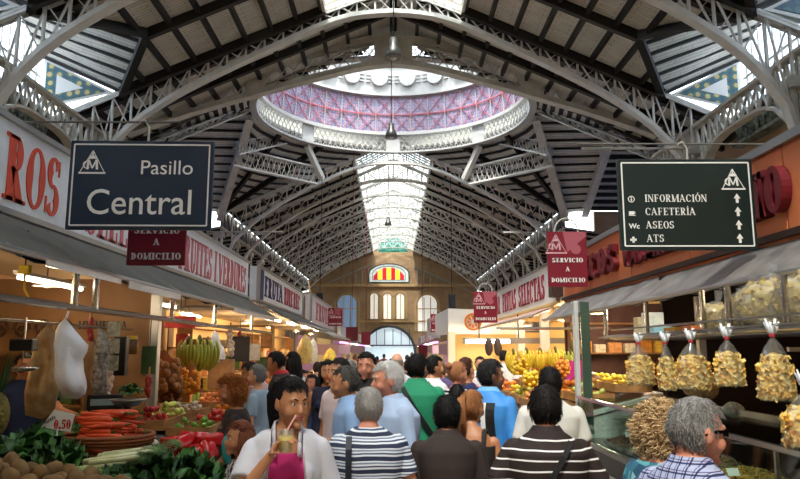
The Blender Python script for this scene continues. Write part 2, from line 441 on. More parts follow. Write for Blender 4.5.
# ---- trusses
A_bot=[(0,13.8),(1.5,13.65),(2.6,13.25),(4.5,12.3),(6,11.55),(7.3,10.85),(8.6,10.0),(9.6,9.1),(10.2,8.1),(10.5,6.9)]
def interp(tab,x):
    for (a,b),(c,d) in zip(tab,tab[1:]):
        if a<=x<=c: return b+(d-b)*(x-a)/(c-a)
    return tab[-1][1]
def bump_arch(tab,k):
    return [(a,b+k) for a,b in tab]
def truss(name,Y,bot,top,span,n,label,mt,group=None,w=.34,detail=1,xmax_bot=10.5):
    t=thing(name,label,'roof truss',(0,Y,0),0,group)
    tc=MB(); bc=MB(); wb=MB()
    tp=[(x,0,top(x)) for x in [span*(i/10-1) for i in range(21)]]
    tc.poly(tp,w,.16,(0,1,0)) if 0 else None
    for a,b in zip(tp,tp[1:]):
        tc.beam(a,b,w,.07); 
        if detail: 
            for d in(-1,1): tc.beam((a[0],d*w*.42,a[2]-.06),(b[0],d*w*.42,b[2]-.06),.03,.13)
    bx=sorted(set([-x for x,_ in bot]+[x for x,_ in bot]))
    xs=[]
    for a,b in zip(bx,bx[1:]):
        k=max(1,int((b-a)/.45)) if detail else 2
        xs+=[a+(b-a)*i/k for i in range(k)]
    xs.append(bx[-1])
    # smooth the lower chord
    import bisect
    def bz(x):
        s_=0
        for d,wt in((-.5,1),(0,2),(.5,1)): 
            xx=min(abs(x+d),bot[-1][0]); s_+=interp(bot,xx)*wt
        return s_/4 if abs(x)<bot[-1][0]-.8 else interp(bot,abs(x))
    for a,b in zip(xs,xs[1:]):
        pa=(a,0,bz(a));pb=(b,0,bz(b)); bc.beam(pa,pb,w,.07)
        if detail:
            for d in(-1,1): bc.beam((pa[0],d*w*.42,pa[2]+.06),(pb[0],d*w*.42,pb[2]+.06),.03,.14)
    # web
    pn=[-span+2*span*i/n for i in range(n+1)]
    for i,x in enumerate(pn):
        xb=max(-bot[-1][0],min(bot[-1][0],x))
        if abs(x)<=bot[-1][0]: wb.beam((x,0,bz(x)),(x,0,top(x)),.06 if detail else .09,.1,(0,1,0))
    for a,b in zip(pn,pn[1:]):
        if abs(a)<bot[-1][0] and abs(b)<bot[-1][0]:
            if detail:
                for d in(-1,1): 
                    wb.beam((a,d*.08,bz(a)),(b,d*.08,top(b)),.025,.09,(0,1,0)) if (d>0) else wb.beam((a,d*.08,top(a)),(b,d*.08,bz(b)),.025,.09,(0,1,0))
            else:
                wb.beam((a,0,bz(a)),(b,0,top(b)),.08,.13,(0,1,0)); wb.beam((a,0,top(a)),(b,0,bz(b)),.08,.13,(0,1,0))
    tc.build('top_chord',mt,t); bc.build('bottom_chord',mt,t); wb.build('lattice',mt,t)
    return t
near_lab=['grey arched lattice truss nearest the camera, cutting across both upper corners','grey arched lattice truss whose peak touches the top edge of the picture']
def topA(x): return 14.85-.43*abs(x)-(.3*max(0,1-abs(x)/1.4))
for Y,l in zip(YT[3:],['grey arched lattice truss nearly overhead, just above the frame']+near_lab):
    if Y==11.0: continue
    truss('roof_truss',Y,A_bot,topA,12.4,38,l,iron2)
# rim truss B: plated with slotted openings
t=thing('rim_truss','shallow plated truss with slotted openings in front of the dome ring','roof truss',(0,YB,0))
rB=lambda x:math.sqrt(x*x+2.2)-.7
topB=lambda x:14.62-.30*rB(x)
botB=lambda x:13.42-.31*rB(x)-.3*max(0,(abs(x)-7)/5)**2
pl=MB();ch=MB();ch2=MB();lt=MB()
nn=96; xs=[-12.2+24.4*i/nn for i in range(nn+1)]
def opening(x):
    a=abs(x); return (.8<a<2.2) or (2.2<=a<5.0) or (5.9<a<8.2)
for a,b in zip(xs,xs[1:]):
    m_=(a+b)/2
    for d in(-.16,.16):
        pl.slab([(a,d,topB(a)),(b,d,topB(b)),(b,d,topB(b)-.24),(a,d,topB(a)-.24)],(0,.02,0))
        pl.slab([(a,d,botB(a)),(b,d,botB(b)),(b,d,botB(b)+.2),(a,d,botB(a)+.2)],(0,.02,0))
        if not opening(m_): pl.slab([(a,d,topB(a)-.24),(b,d,topB(b)-.24),(b,d,botB(b)+.2),(a,d,botB(a)+.2)],(0,.02,0))
    ch.beam((a,0,botB(a)),(b,0,botB(b)),.42,.05); ch2.beam((a,0,topB(a)),(b,0,topB(b)),.42,.05)
x=-8.2
while x<8.2:
    lt.beam((x,-.1,botB(x)+.2),(x+.5,-.1,topB(x+.5)-.3),.03,.07,(0,1,0)); lt.beam((x,.1,topB(x)-.3),(x+.5,.1,botB(x+.5)+.2),.03,.07,(0,1,0)); x+=.5
pl.build('plate',iron,t); ch.build('bottom_chord',iron,t); ch2.build('top_chord',iron,t); lt.build('lattice',iron,t)
# far trusses
F_bot=[(0,13.25),(1.5,13.2),(3,12.7),(5,11.75),(7,10.6),(8.5,9.5),(9.6,8.4),(10.1,7.4),(10.3,6.6)]
topF=lambda x:14.72-.44*abs(x)
ordn=['first','second','third','fourth','fifth','sixth','seventh','eighth','ninth']
for i,Y in enumerate(YF[:-1]):
    truss('roof_truss',Y+(.05 if i==0 else 0),F_bot,topF,10.6,22 if i else 26,
      'grey lattice truss carrying the rear rim of the dome' if i==0 else 'grey lattice truss, %s one behind the dome, under the glazed lantern'%ordn[i],iron2,w=.3,detail=1 if i<3 else 0)
# hip girders from ring to corner columns and lattice braces
def flat_lattice(mb,ch,p,q,h,w=.05,n=14,chh=.09,cw=.3):
    p=Vector(p);q=Vector(q);u=Vector((0,0,h/2))
    ch.beam(p+u,q+u,cw,chh); ch.beam(p-u,q-u,cw,chh)
    for i in range(n):
        for k in(0,1):
            a=p.lerp(q,i/n);b=p.lerp(q,(i+1)/n); 
            if k: mb.beam(a-u,b+u,.03,w,(0,1,0))
            else: mb.beam(a+u,b-u,.03,w,(0,1,0))
for s,side in((-1,'left'),(1,'right')):
    for yy,wh in((42,'rear'),(27.4,'front')):
        g=yy>Yc
        t=thing('hip_girder','pale riveted girder falling from the dome ring to the %s %s corner column'%(wh,side),'girder')
        a=Vector((s*7.5,Yc+(.6 if g else -.6),13.75)); b=Vector((s*10.5,yy-(.2 if g else -.2),9.6))
        f=MB().beam(a,b,.42,.06); f.beam(a+Vector((0,0,.35)),b+Vector((0,0,.35)),.42,.06); f.build('flange',iron,t)
        l=MB(); n=16
        for i in range(n):
            for u_,v_ in((0,.35),(.35,0)):
                l.beam(a.lerp(b,i/n)+Vector((0,0,u_)),a.lerp(b,(i+1)/n)+Vector((0,0,v_)),.03,.1,(1,0,0))
        l.build('lattice',iron,t)
        t=thing('hip_girder','grey girder at the mouth of the %s transept, %s slope'%(side,wh),'girder')
        a=Vector((s*11.7,Yc,13.8)); b=Vector((s*11.7,yy-(.1 if g else -.1),9.9))
        f=MB().beam(a,b,.42,.06); f.beam(a+Vector((0,0,.35)),b+Vector((0,0,.35)),.42,.06); f.build('flange',iron,t)
        l=MB()
        for i in range(n): l.beam(a.lerp(b,i/n)+Vector((0,0,(i%2)*.35)),a.lerp(b,(i+1)/n)+Vector((0,0,(1-i%2)*.35)),.03,.1,(1,0,0))
        l.build('lattice',iron,t)
    def sy(px,py,Y):
        v=at(px,py,Y); return (-s*v.x,v.y,v.z)
    for (p,q,h,lab) in ((sy(316,176,41.2),sy(233,157,37.2),1.0,'long crisscross brace below the ring, %s rear side'),
                      (sy(290,137,39.7),sy(238,149,36.6),.7,'short crisscross brace touching the ring, %s rear side')):
        t=thing('lattice_brace','pale '+lab%side,'brace'); l=MB();c=MB(); flat_lattice(l,c,p,q,h,.08,16); c.build('flange',iron2,t); l.build('lattice',iron2,t)
    t=thing('ring_strut','plain pale strut from the ring down to the rear truss, %s of its peak'%side,'strut')
    MB().beam((s*5.1,40.0,13.8),(s*4.3,41.3,12.1),.3,.3).build('plate',iron2,t)
# ---- dome
def cyl(mb,r0,z0,r1,z1,n=96,mi=0,th=.06):
    for k in range(n):
        a=2*PI*k/n;b=2*PI*(k+1)/n
        for rr,fl in((0,0),(th,1)):
            p=[((r0+rr)*math.cos(a),(r0+rr)*math.sin(a),z0),((r0+rr)*math.cos(b),(r0+rr)*math.sin(b),z0),((r1+rr)*math.cos(b),(r1+rr)*math.sin(b),z1),((r1+rr)*math.cos(a),(r1+rr)*math.sin(a),z1)]
            mb.add(p,[(0,1,2,3)],mi)
def ringm(mb,r,z,w,h,n=96,mi=0):
    for k in range(n):
        a=2*PI*k/n;b=2*PI*(k+1)/n; mb.beam((r*math.cos(a),r*math.sin(a),z),(r*math.cos(b),r*math.sin(b),z),w,h,mi=mi)
domep=mat('dome_paint','#b4b3b1',.6,noise_amt=.06,noise_scale=2)
D=thing('dome','round dome drum with a white lattice ring and patterned band','dome',(0,Yc,0))
lr=MB(); r=RR
ringm(lr,r,13.9,.35,.1); lr.build('ring_flange',domep,D)
lr=MB(); ringm(lr,r,15.05,.5,.2); lr.build('ring_flange',domep,D)
ll=MB(); n=128
for k in range(n):
    for d in(1,-1):
        a=2*PI*k/n;b=2*PI*(k+d)/n; b2=2*PI*(k+2*d)/n
        ll.beam((r*math.cos(a),r*math.sin(a),13.93),(r*math.cos(b2),r*math.sin(b2),14.98),.03,.05,(math.cos(a),math.sin(a),0))
ll.build('ring_lattice',domep,D)
for k in range(8):
    pn=MB(); a=PI/8*(2*k)
    for j in range(4):
        b0=a-.06+.03*j;b1=b0+.03; pn.slab([((r-.05)*math.cos(b0),(r-.05)*math.sin(b0),13.85),((r-.05)*math.cos(b1),(r-.05)*math.sin(b1),13.85),((r-.05)*math.cos(b1),(r-.05)*math.sin(b1),15.0),((r-.05)*math.cos(b0),(r-.05)*math.sin(b0),15.0)],(.1*math.cos(b0),.1*math.sin(b0),0))
    pn.build('ring_plate',domep,D)
def band_mat():
    m=bpy.data.materials.new('patterned_band'); m.use_nodes=True; N=NT(m); b=N.n['Principled BSDF']; b.inputs['Roughness'].default_value=.5
    tc=N.add('ShaderNodeTexCoord'); sp=N.add('ShaderNodeSeparateXYZ'); N.link(tc.outputs['Object'],sp.inputs[0])
    at2=N.add('ShaderNodeMath',operation='ARCTAN2'); N.link(sp.outputs[1],at2.inputs[0]); N.link(sp.outputs[0],at2.inputs[1])
    cb=N.add('ShaderNodeCombineXYZ'); 
    m1=N.add('ShaderNodeMath',operation='MULTIPLY',i_1=14.0); N.link(at2.outputs[0],m1.inputs[0]); N.link(m1.outputs[0],cb.inputs[0])
    m2=N.add('ShaderNodeMath',operation='MULTIPLY',i_1=2.6); N.link(sp.outputs[2],m2.inputs[0]); N.link(m2.outputs[0],cb.inputs[1])
    vo=N.add('ShaderNodeTexVoronoi',i_Scale=2.0); vo.inputs['Randomness'].default_value=.15
    N.link(cb.outputs[0],vo.inputs['Vector']); rp=N.add('ShaderNodeValToRGB'); e=rp.color_ramp.elements
    e[0].position=.15;e[0].color=lin('#9c5f70'); e[1].position=.75;e[1].color=lin('#9599bd')
    x=e.new(.3);x.color=lin('#c2b6c6'); x=e.new(.5);x.color=lin('#6f6f98')
    N.link(vo.outputs['Distance'],rp.inputs[0]); N.link(rp.outputs[0],b.inputs['Base Color']); return m
bm=MB(); cyl(bm,7.1,15.1,6.9,17.4); bm.build('patterned_band',band_mat(),D)
gr=MB();gr2=MB();n=40
for k in range(n):
    a=2*PI*k/n
    for j in range(2):
        z0,z1=15.1+1.15*j,15.1+1.15*(j+1); r0,r1=7.03-.1*j,7.03-.1*(j+1)
        for d in(1,-1):
            b=a+d*2*PI/n
            gr.beam((r0*math.cos(a),r0*math.sin(a),z0),(r1*math.cos(b),r1*math.sin(b),z1),.03,.05,(math.cos(a),math.sin(a),0))
        gr2.beam((r0*math.cos(a),r0*math.sin(a),z0),(r1*math.cos(a),r1*math.sin(a),z1),.04,.05,(math.cos(a),math.sin(a),0))
ringm(gr,6.93,16.25,.05,.06)
ringm(gr2,7.03,15.15,.05,.05); ringm(gr2,6.85,17.35,.05,.05)
gr.build('red_grille',mat('red_lead','#b05a68',.5),D); gr2.build('white_grille',domep,D)
wb_=MB(); cyl(wb_,6.9,17.4,6.7,19.6); ringm(wb_,6.85,17.45,.5,.15); ringm(wb_,6.7,19.6,.5,.15)
wb_.build('white_band',domep,D)
md=MB();rm=MB()
for k in range(24):
    a=2*PI*(k+.5)/24; n_=Vector((math.cos(a),math.sin(a),0)); c=n_*6.72+Vector((0,0,18.5)); rot=n_.to_track_quat('Z','Y').to_matrix()
    md.lathe([(0.001,-.12),(.38,-.12),(.38,.0),(.001,.0)],20,c,rot=rot); rm.lathe([(.38,-.16),(.5,-.16),(.5,0),(.38,0)],20,c,rot=rot)
    for s in(-1,1):
        tt=Vector((-n_.y,n_.x,0))
        for dz in(-.22,0,.22): rm.beam(c+tt*s*.55+Vector((0,0,dz)),c+tt*s*.82+Vector((0,0,dz)),.1,.06)
md.build('medallion',mat('aqua_glass','#5fa8a8',.2),D); rm.build('medallion_rim',domep,D)
dr=MB();dr2=MB()
for k in range(48):
    a=2*PI*k/48; dr.beam((6.6*math.cos(a),6.6*math.sin(a),19.6),(6.6*math.cos(a),6.6*math.sin(a),22.0),.12,.1)
    for j in range(6):
        t0=PI/2*j/6;t1=PI/2*(j+1)/6; 
        dr.beam((6.6*math.cos(t0)*math.cos(a),6.6*math.cos(t0)*math.sin(a),22.0+5*math.sin(t0)),(6.6*math.cos(t1)*math.cos(a),6.6*math.cos(t1)*math.sin(a),22.0+5*math.sin(t1)),.08,.1)
ringm(dr,6.6,22.0,.3,.2); dr.build('rib',domep,D)
prof=[(6.65,19.6),(6.65,22.0)]+[(6.65*math.cos(PI/2*j/8),22.0+5*math.sin(PI/2*j/8)) for j in range(1,8)]+[(.01,27.0)]
MB().lathe(prof,48,cap=False).build('glazing',sky,D)  # unseen dome cap, made of glass to let daylight into the drum
# collar added between the crossing roof and the drum to block light
cl=MB()
for k in range(64):
    a=2*PI*k/64;b=2*PI*(k+1)/64
    def cap_(t,rr,z): return (rr*math.cos(t),Yc+rr*math.sin(t),z)
    cl.slab([cap_(a,7.25,15.0),cap_(b,7.25,15.0),cap_(b,11.5,15.2),cap_(a,11.5,15.2)],(0,0,.05))
trim(cl,iron)
# ---- side clerestories, tile triangles, columns, long girders
def tile_mat():
    m=bpy.data.materials.new('mosaic_tile'); m.use_nodes=True; N=NT(m); b=N.n['Principled BSDF']; b.inputs['Roughness'].default_value=.3
    tc=N.add('ShaderNodeTexCoord'); vo=N.add('ShaderNodeTexVoronoi',i_Scale=3.0); vo.inputs['Randomness'].default_value=.25; N.link(tc.outputs['Object'],vo.inputs['Vector'])
    rp=N.add('ShaderNodeValToRGB'); rp.color_ramp.interpolation='CONSTANT'; e=rp.color_ramp.elements
    e[0].position=0;e[0].color=lin('#c9b372'); e[1].position=.33;e[1].color=lin('#2e5f66')
    x=e.new(.26);x.color=lin('#6d7d5a'); x=e.new(.55);x.color=lin('#234a5e')
    N.link(vo.outputs['Distance'],rp.inputs[0]); N.link(rp.outputs[0],b.inputs['Base Color']); return m
tilem=tile_mat()
relief=mat('carved_relief','#8f9488',.7,col2='#3c4238',noise_scale=4,bump=.8,bump_scale=5)
for bi,(a,b) in enumerate(zip(YT,YT[1:])):
    ym=(a+b)/2
    for s,side in((-1,'left'),(1,'right')):
        X=s*12.35; 
        g=MB().slab([(X,a,9.9),(X,b,9.9),(X,b,12.1),(X,ym,13.3),(X,a,12.1)],(s*.03,0,0))
        w=window(g,clear); f=MB()
        k=a
        while k<=b+.01:
            zt=12.1+1.2*(1-abs(k-ym)/(ym-a)); f.beam((X-s*.02,k,9.9),(X-s*.02,k,zt),.08,.06); k+=(b-a)/14
        f.beam((X,a,9.9),(X,b,9.9),.2,.14); f.beam((X,a,11.3),(X,b,11.3),.08,.08); f.build('window_frame',whitep,w)
        rl=MB()
        for i in range(16):
            y=a+(b-a)*(i+.5)/16; rl.box((s*12.05,y,9.4),(.1,.28,.6)); rl.ell((s*11.97,y,9.5),(.09,.13,.24),nu=8,nv=6)
            rl.ell((s*11.97,y-.19,9.3),(.07,.06,.2),nu=6,nv=4)
        rl.box((s*12.15,(a+b)/2,9.4),(.12,b-a,.9)); rl.box((s*12.0,(a+b)/2,8.9),(.4,b-a,.12)); rl.box((s*12.0,(a+b)/2,9.85),(.4,b-a,.1))
        trim(rl,relief)
        if bi>=2:
            for y0,d in((a,.32),(b,-.32)):
                yy=y0+d*.35
                if y0 in(11.0,4.6) and bi==3: continue
                tp=thing('tile_triangle','blue and yellow tiled triangle %s on the %s'%({(2,0):'two bays before the nearest truss',(2,1):'one bay before the nearest truss',(3,0):'near the top corner',(3,1):'right before the nearest truss',(4,0):'just behind the nearest truss',(4,1):'above the shoulder of the second truss'}[(bi,int(d<0))],side),'tile panel')
                P0=Vector((s*9.75,yy,10.75));P1=Vector((s*12.25,yy,12.0));P2=Vector((s*12.25,yy,10.15)); C_=(P0+P1+P2)/3; th=(0,.05,0)
                MB().slab([P0,P1,P2],th).build('frame',whitep,tp)
                q=[C_+(p-C_)*.84+Vector((0,-.03,0)) for p in(P0,P1,P2)]; MB().slab(q,(0,.1,0)).build('tile_field',tilem,tp)
                q=[C_+(p-C_)*.38+Vector((0,-.05,0)) for p in(P0,P1,P2)]; MB().slab(q,(0,.15,0)).build('white_centre',whitep,tp)
for s,side in((-1,'left'),(1,'right')):
    lw=MB().box((s*12.5,8.5,4.75),(.25,37,9.5)); 
    struct('wall_'+side,lw,stone)
    mb=MB(); mb.box((s*17.1,63,4.2),(.3,45,8.4)); trim(mb,stone)
    for y in YT[3:]+[27.4]+YF[:-1]:
        nm='first' 
        fr={11.0:'beside the near stalls',17.3:'beside the nearest truss',23.5:'under the second truss',27.4:'at the near edge of the crossing'}.get(y)
        if fr is None:
            i=YF.index(y); fr='at the far edge of the crossing' if i==0 else 'under the %s truss behind the dome'%ordn[i]
        c=thing('iron_column','grey iron column on the %s, %s'%(side,fr),'column',(s*10.55,y,0))
        sh=MB()
        for dx in(-.14,.14): sh.tube([(dx,0,.4),(dx,0,8.6)],.09,10)
        sh.build('shaft',iron,c); MB().lathe([(.36,0),(.36,.3),(.24,.4),(.22,.45)],12).build('base',iron,c)
        MB().lathe([(.2,6.6),(.3,6.8),(.3,7.0),(.22,7.05)],12).build('collar',iron,c); MB().box((0,0,8.75),(.6,.5,.3)).build('capital',iron,c)
    # long girders between columns
    for (a,b,nm) in((11,17.3,'before the nearest truss'),(17.3,23.5,'between the two near trusses'),(23.5,27.4,'next to the crossing')):
        t=thing('long_girder','arched lattice girder along the %s columns, %s'%(side,nm),'girder')
        c=MB();c2=MB();l=MB(); n=12; X=s*10.6
        arch=lambda u: 7.0+1.75*(1-(2*u-1)**4)
        for i in range(n):
            y0=a+(b-a)*i/n;y1=a+(b-a)*(i+1)/n; z0=arch(i/n);z1=arch((i+1)/n)
            c2.beam((X,y0,9.6),(X,y1,9.6),.3,.1); c.beam((X,y0,z0),(X,y1,z1),.3,.08)
            l.beam((X,y0,z0),(X,y1,9.6),.03,.08,(1,0,0)); l.beam((X,y0,9.6),(X,y1,z1),.03,.08,(1,0,0)); l.beam((X,y0,z0),(X,y0,9.6),.05,.06,(1,0,0))
        c.build('bottom_chord',iron,t); c2.build('top_chord',iron,t); l.build('lattice',iron,t)
    # far lower side arcades windows (clerestory strip above the aisle roofs)
    mb=MB(); mb.slab([(s*10.5,42,9.3),(s*10.5,YW,9.3),(s*10.5,YW,10.45),(s*10.5,42,10.45)],(s*.02,0,0)); w=window(mb,mat('grey_pane','#4c4f55',.5))
    f=MB(); y=42.
    while y<YW: f.beam((s*10.45,y,9.3),(s*10.45,y,10.4),.1,.06); y+=1.1
    f.build('window_frame',mat('dull_frame','#6a6862',.7),w)
    # transept end
    g=MB().box((s*24,Yc,8.6),(.04,11,6)); w=window(g,blueg); f=MB()
    for i in range(12): f.beam((s*23.9,Yc-5.5+i,5.6),(s*23.9,Yc-5.5+i,11.6),.1,.1)
    for z in(5.6,7.6,9.6): f.beam((s*23.9,Yc-5.5,z),(s*23.9,Yc+5.5,z),.1,.1)
    f.build('window_frame',whitep,w)
    mb=MB(); mb.box((s*24.1,Yc,2.7),(.3,14,5.5)); mb.box((s*18.3,27.1,5),(12,.3,10.5)); mb.box((s*18.3,42.1,5),(12,.3,10.5)); 
    mb.slab([(s*24.1,Yc-7,5),(s*24.1,Yc-5.6,5),(s*24.1,Yc-5.6,11),(s*24.1,Yc-7,10.3)],(.2,0,0)); mb.slab([(s*24.1,Yc+7,5),(s*24.1,Yc+5.6,5),(s*24.1,Yc+5.6,11),(s*24.1,Yc+7,10.3)],(.2,0,0))
    mb.slab([(s*24.1,Yc-7,10.3),(s*24.1,Yc-5,11.5),(s*24.1,Yc+5,11.5),(s*24.1,Yc+7,10.3),(s*24.1,Yc,14.2)],(.2,0,0))
    trim(mb,stone)
# horizontal tie rods
for s,side in((-1,'left'),(1,'right')):
    for y,nm in((23.3,'under the second truss'),(40.8,'under the rear rim truss')):
        t=MB().tube([(s*6.5,y,8.75),(s*11,y,8.75)],.045,6).build('tie_rod',iron); tag(t,'thin horizontal tie rod %s on the %s'%(nm,side),'rod')
# ---- rear wall
rw=MB()
hw=17.2
def arcpts(cx,w,z0,h,n=12,pointed=False):
    r=w/2; pts=[(cx-r,z0),(cx-r,z0+h-r)]
    for i in range(1,n): a=PI-PI*i/n; pts.append((cx+r*math.cos(a),z0+h-r+r*math.sin(a)*(1.25 if pointed else 1)))
    pts+=[(cx+r,z0+h-r),(cx+r,z0)]; return pts
holes=[(-5.6,2.4,4.1,4.4,'#8aa6c8'),(4.2,2.4,4.1,4.4,'#e6e2da'),(-2.3,1.0,5.6,3.1,'#efe6da'),(-.7,1.0,5.6,3.1,'#efe6da'),(.9,1.0,5.6,3.1,'#efe6da')]
rw.slab([(-hw,YW,0),(hw,YW,0),(hw,YW,8.4),(10.4,YW,8.9),(10.4,YW,zr(10.4)),(0,YW,zr(0)+.1),(-10.4,YW,zr(10.4)),(-10.4,YW,8.9),(-hw,YW,8.4)],(0,.4,0))
W=struct('wall_rear',rw,stone)
mo=MB(); mo.box((0,YW-.15,9.7),(20,.3,.35)); mo.box((0,YW-.1,5.3),(8,.2,.2))
for cx,w,z0,h,c in holes:
    pts=arcpts(cx,w+.5,z0-.1,h+.3)
    for a,b in zip(pts[1:-1],pts[2:]): mo.beam((a[0],YW-.1,a[1]),(b[0],YW-.1,b[1]),.25,.28,(0,1,0))
    for x_ in(cx-w/2-.25,cx+w/2+.25): mo.box((x_,YW-.1,z0+(h-w/2)/2),(.22,.25,h-w/2))
mo.build('moulding',stone2,W)
for cx,w,z0,h,c in holes:
    g=MB(); pts=arcpts(cx,w,z0,h); g.slab([(x,YW-.06,z) for x,z in pts],(0,.04,0))
    o=window(g,mat('pane_'+c[1:],c,.15,emit=c,estr=.22 if cx<-4 else .4)); f=MB(); n=3 if w>2 else 2
    for i in range(n+1): 
        x=cx-w/2+w*i/n; f.beam((x,YW-.12,z0),(x,YW-.12,z0+h-w/2+(0 if i in(0,n) else w*.4)),.1,.12,(0,1,0))
    if w>2: f.beam((cx-w/2,YW-.12,z0+h*.62),(cx+w/2,YW-.12,z0+h*.62),.1,.1,(0,1,0))
    f.build('window_frame',stone2,o)
# stained fan window with red and yellow stripes
def fan(cx,z0,w,h,y,n=24):
    pts=[]
    for i in range(n+1):
        a=PI-PI*i/n; pts.append((cx+w/2*math.cos(a)*(1 if 1 else 0),z0+h*.45+h*.55*math.sin(a)))
    return [(cx-w/2,z0)]+pts+[(cx+w/2,z0)]
z0=10.05
g=MB().slab([(x,YW-.1,z) for x,z in fan(-.5,z0,4.9,2.3,0)],(0,.05,0))
fw=window(g,mat('leaded_glass','#cfd6cf',.3,emit='#cfd6cf',estr=.55,col2='#7f8c86',noise_scale=5))
cols=['#c8202c','#f2c32a','#c8202c','#f2c32a','#c8202c','#f2c32a','#c8202c']
stripes={'#c8202c':MB(),'#f2c32a':MB()}
for i,c in enumerate(cols):
    x0=-2.4+3.8*i/7;x1=x0+3.8/7-.03
    hh=lambda x:z0+.35+1.5*math.sqrt(max(0.05,1-((x+.5)/1.98)**2))
    stripes[c].slab([(x0,YW-.14,z0+.35),(x1,YW-.14,z0+.35),(x1,YW-.14,hh(x1)),(x0,YW-.14,hh(x0))],(0,.03,0))
stripes['#c8202c'].build('red_glass',mat('red_glass','#b01822',.3,emit='#b01822',estr=.8),fw); stripes['#f2c32a'].build('yellow_glass',mat('yellow_glass','#f0bf28',.3,emit='#f0bf28',estr=.9),fw)
f=MB(); pts=fan(-.5,z0,4.9,2.3,0)
for a,b in zip(pts,pts[1:]+pts[:1]): f.beam((a[0],YW-.16,a[1]),(b[0],YW-.16,b[1]),.12,.16,(0,1,0))
pts=fan(-.5,z0+.3,4.0,1.7,0)
for a,b in zip(pts,pts[1:]+pts[:1]): f.beam((a[0],YW-.16,a[1]),(b[0],YW-.16,b[1]),.06,.07,(0,1,0))
f.build('window_frame',mat('lead_dark','#3a3a38',.5),fw)
# pendant over the fan
# glowing gable glass high in the lantern
g=MB().slab([(x,YW-6,z) for x,z in arcpts(0,3.4,13.2,1.5)],(0,.05,0)); o=window(g,glassy('aqua_pane','#9fe0d8',.05,.2,diff=.3))
f=MB(); pts=arcpts(0,3.4,13.2,1.5)
for a,b in zip(pts,pts[1:]): f.beam((a[0],YW-6.05,a[1]),(b[0],YW-6.05,b[1]),.08,.08,(0,1,0))
for x in(-.8,0,.8): f.beam((x,YW-6.05,13.2),(x,YW-6.05,14.6),.05,.06,(0,1,0))
f.build('window_frame',iron2,o)
# carved arcade under the gable
ar=MB()
for s in(-1,1):
    for i in range(9):
        x=s*(3.0+i*.8); zt=13.2-.44*abs(x); ar.box((x,YW-.12,(zt+9.95)/2),(.12,.2,max(.2,zt-9.95)));
        ar.beam((x-.4,YW-.12,zt+.1),(x+.4,YW-.12,zt+.1-s*.35),.15,.2,(0,1,0))
trim(ar,mat('pale_carving','#a9a498',.7))
# door: arched opening with glazed transom and counter lights
dp=MB().slab([(x,YW-.1,z) for x,z in arcpts(-.5,6.4,0,4.7)],(0,.05,0)); dr_=dp.build('door_1',mat('door_glass','#cfe0ea',.2,emit='#cfe0ea',estr=.4)); dr_['kind']='structure'
f=MB(); pts=arcpts(-.5,6.4,0,4.7)
for a,b in zip(pts,pts[1:]): f.beam((a[0],YW-.18,a[1]),(b[0],YW-.18,b[1]),.3,.45,(0,1,0))
f.build('door_frame',mat('door_frame_dark','#4a4a50',.5),dr_); f=MB()
for x in(-2,-1,0,1,2): f.beam((x,YW-.15,2.4),(x,YW-.15,4.3),.08,.08,(0,1,0))
f.beam((-3.2,YW-.15,2.4),(3.2,YW-.15,2.4),.15,.15); f.build('glazing_bar',mat('door_frame_dark','#4a4a50',.5),dr_)
# ================================================================ shared materials of the stalls
chrome=mat('chrome','#c9c9c6',.22,1)
steel=mat('brushed_steel','#b5b6b6',.35,.9)
awnm=mat('awning_cloth','#4c4a45',.75,noise_amt=.2,noise_scale=3,bump=.3,bump_scale=8)
white=mat('white_enamel','#eeece6',.4)
plast=mat('white_plastic_film','#f1f3f7',.35,sss=.0,bump=.6,bump_scale=14)
kraft=mat('kraft_paper','#b98a5c',.8,col2='#8e6238',noise_scale=6)
tan=mat('tan_board','#97714a',.6,col2='#7c5a36',noise_scale=2)
yellowwall=mat('cream_yellow_wall','#f3cf86',.7)
dbrown=mat('dark_brown_board','#3a241a',.6,noise_amt=.3,noise_scale=3)
blackp=mat('black_plastic','#15161a',.4)
navy=mat('sign_navy','#152b44',.45)
dgreen=mat('sign_dark_green','#0d211f',.45)
maroon=mat('sign_maroon','#7c1428',.45)
signw=mat('sign_white','#f3f2ee',.5)
tube_m=emis('tube_light','#fff0d8',9)
warm_m=emis('added_bulb_glow','#ffd08a',14)
glassm=glassy('case_glass','#e9f2ee',.10,.03)
redp=mat('red_paint','#c7361f',.5)
woodc=mat('crate_wood','#a87843',.7,noise_amt=.3,noise_scale=9)
leafm=[mat('leaf_dark','#2c5a1c',.5,col2='#173a10',noise_scale=20),mat('leaf_green','#4f8430',.5,col2='#2d5a1c',noise_scale=20),mat('leaf_pale','#a3b85a',.5,col2='#6c8f38',noise_scale=15)]
PRE={}
def hide_src(o): pass
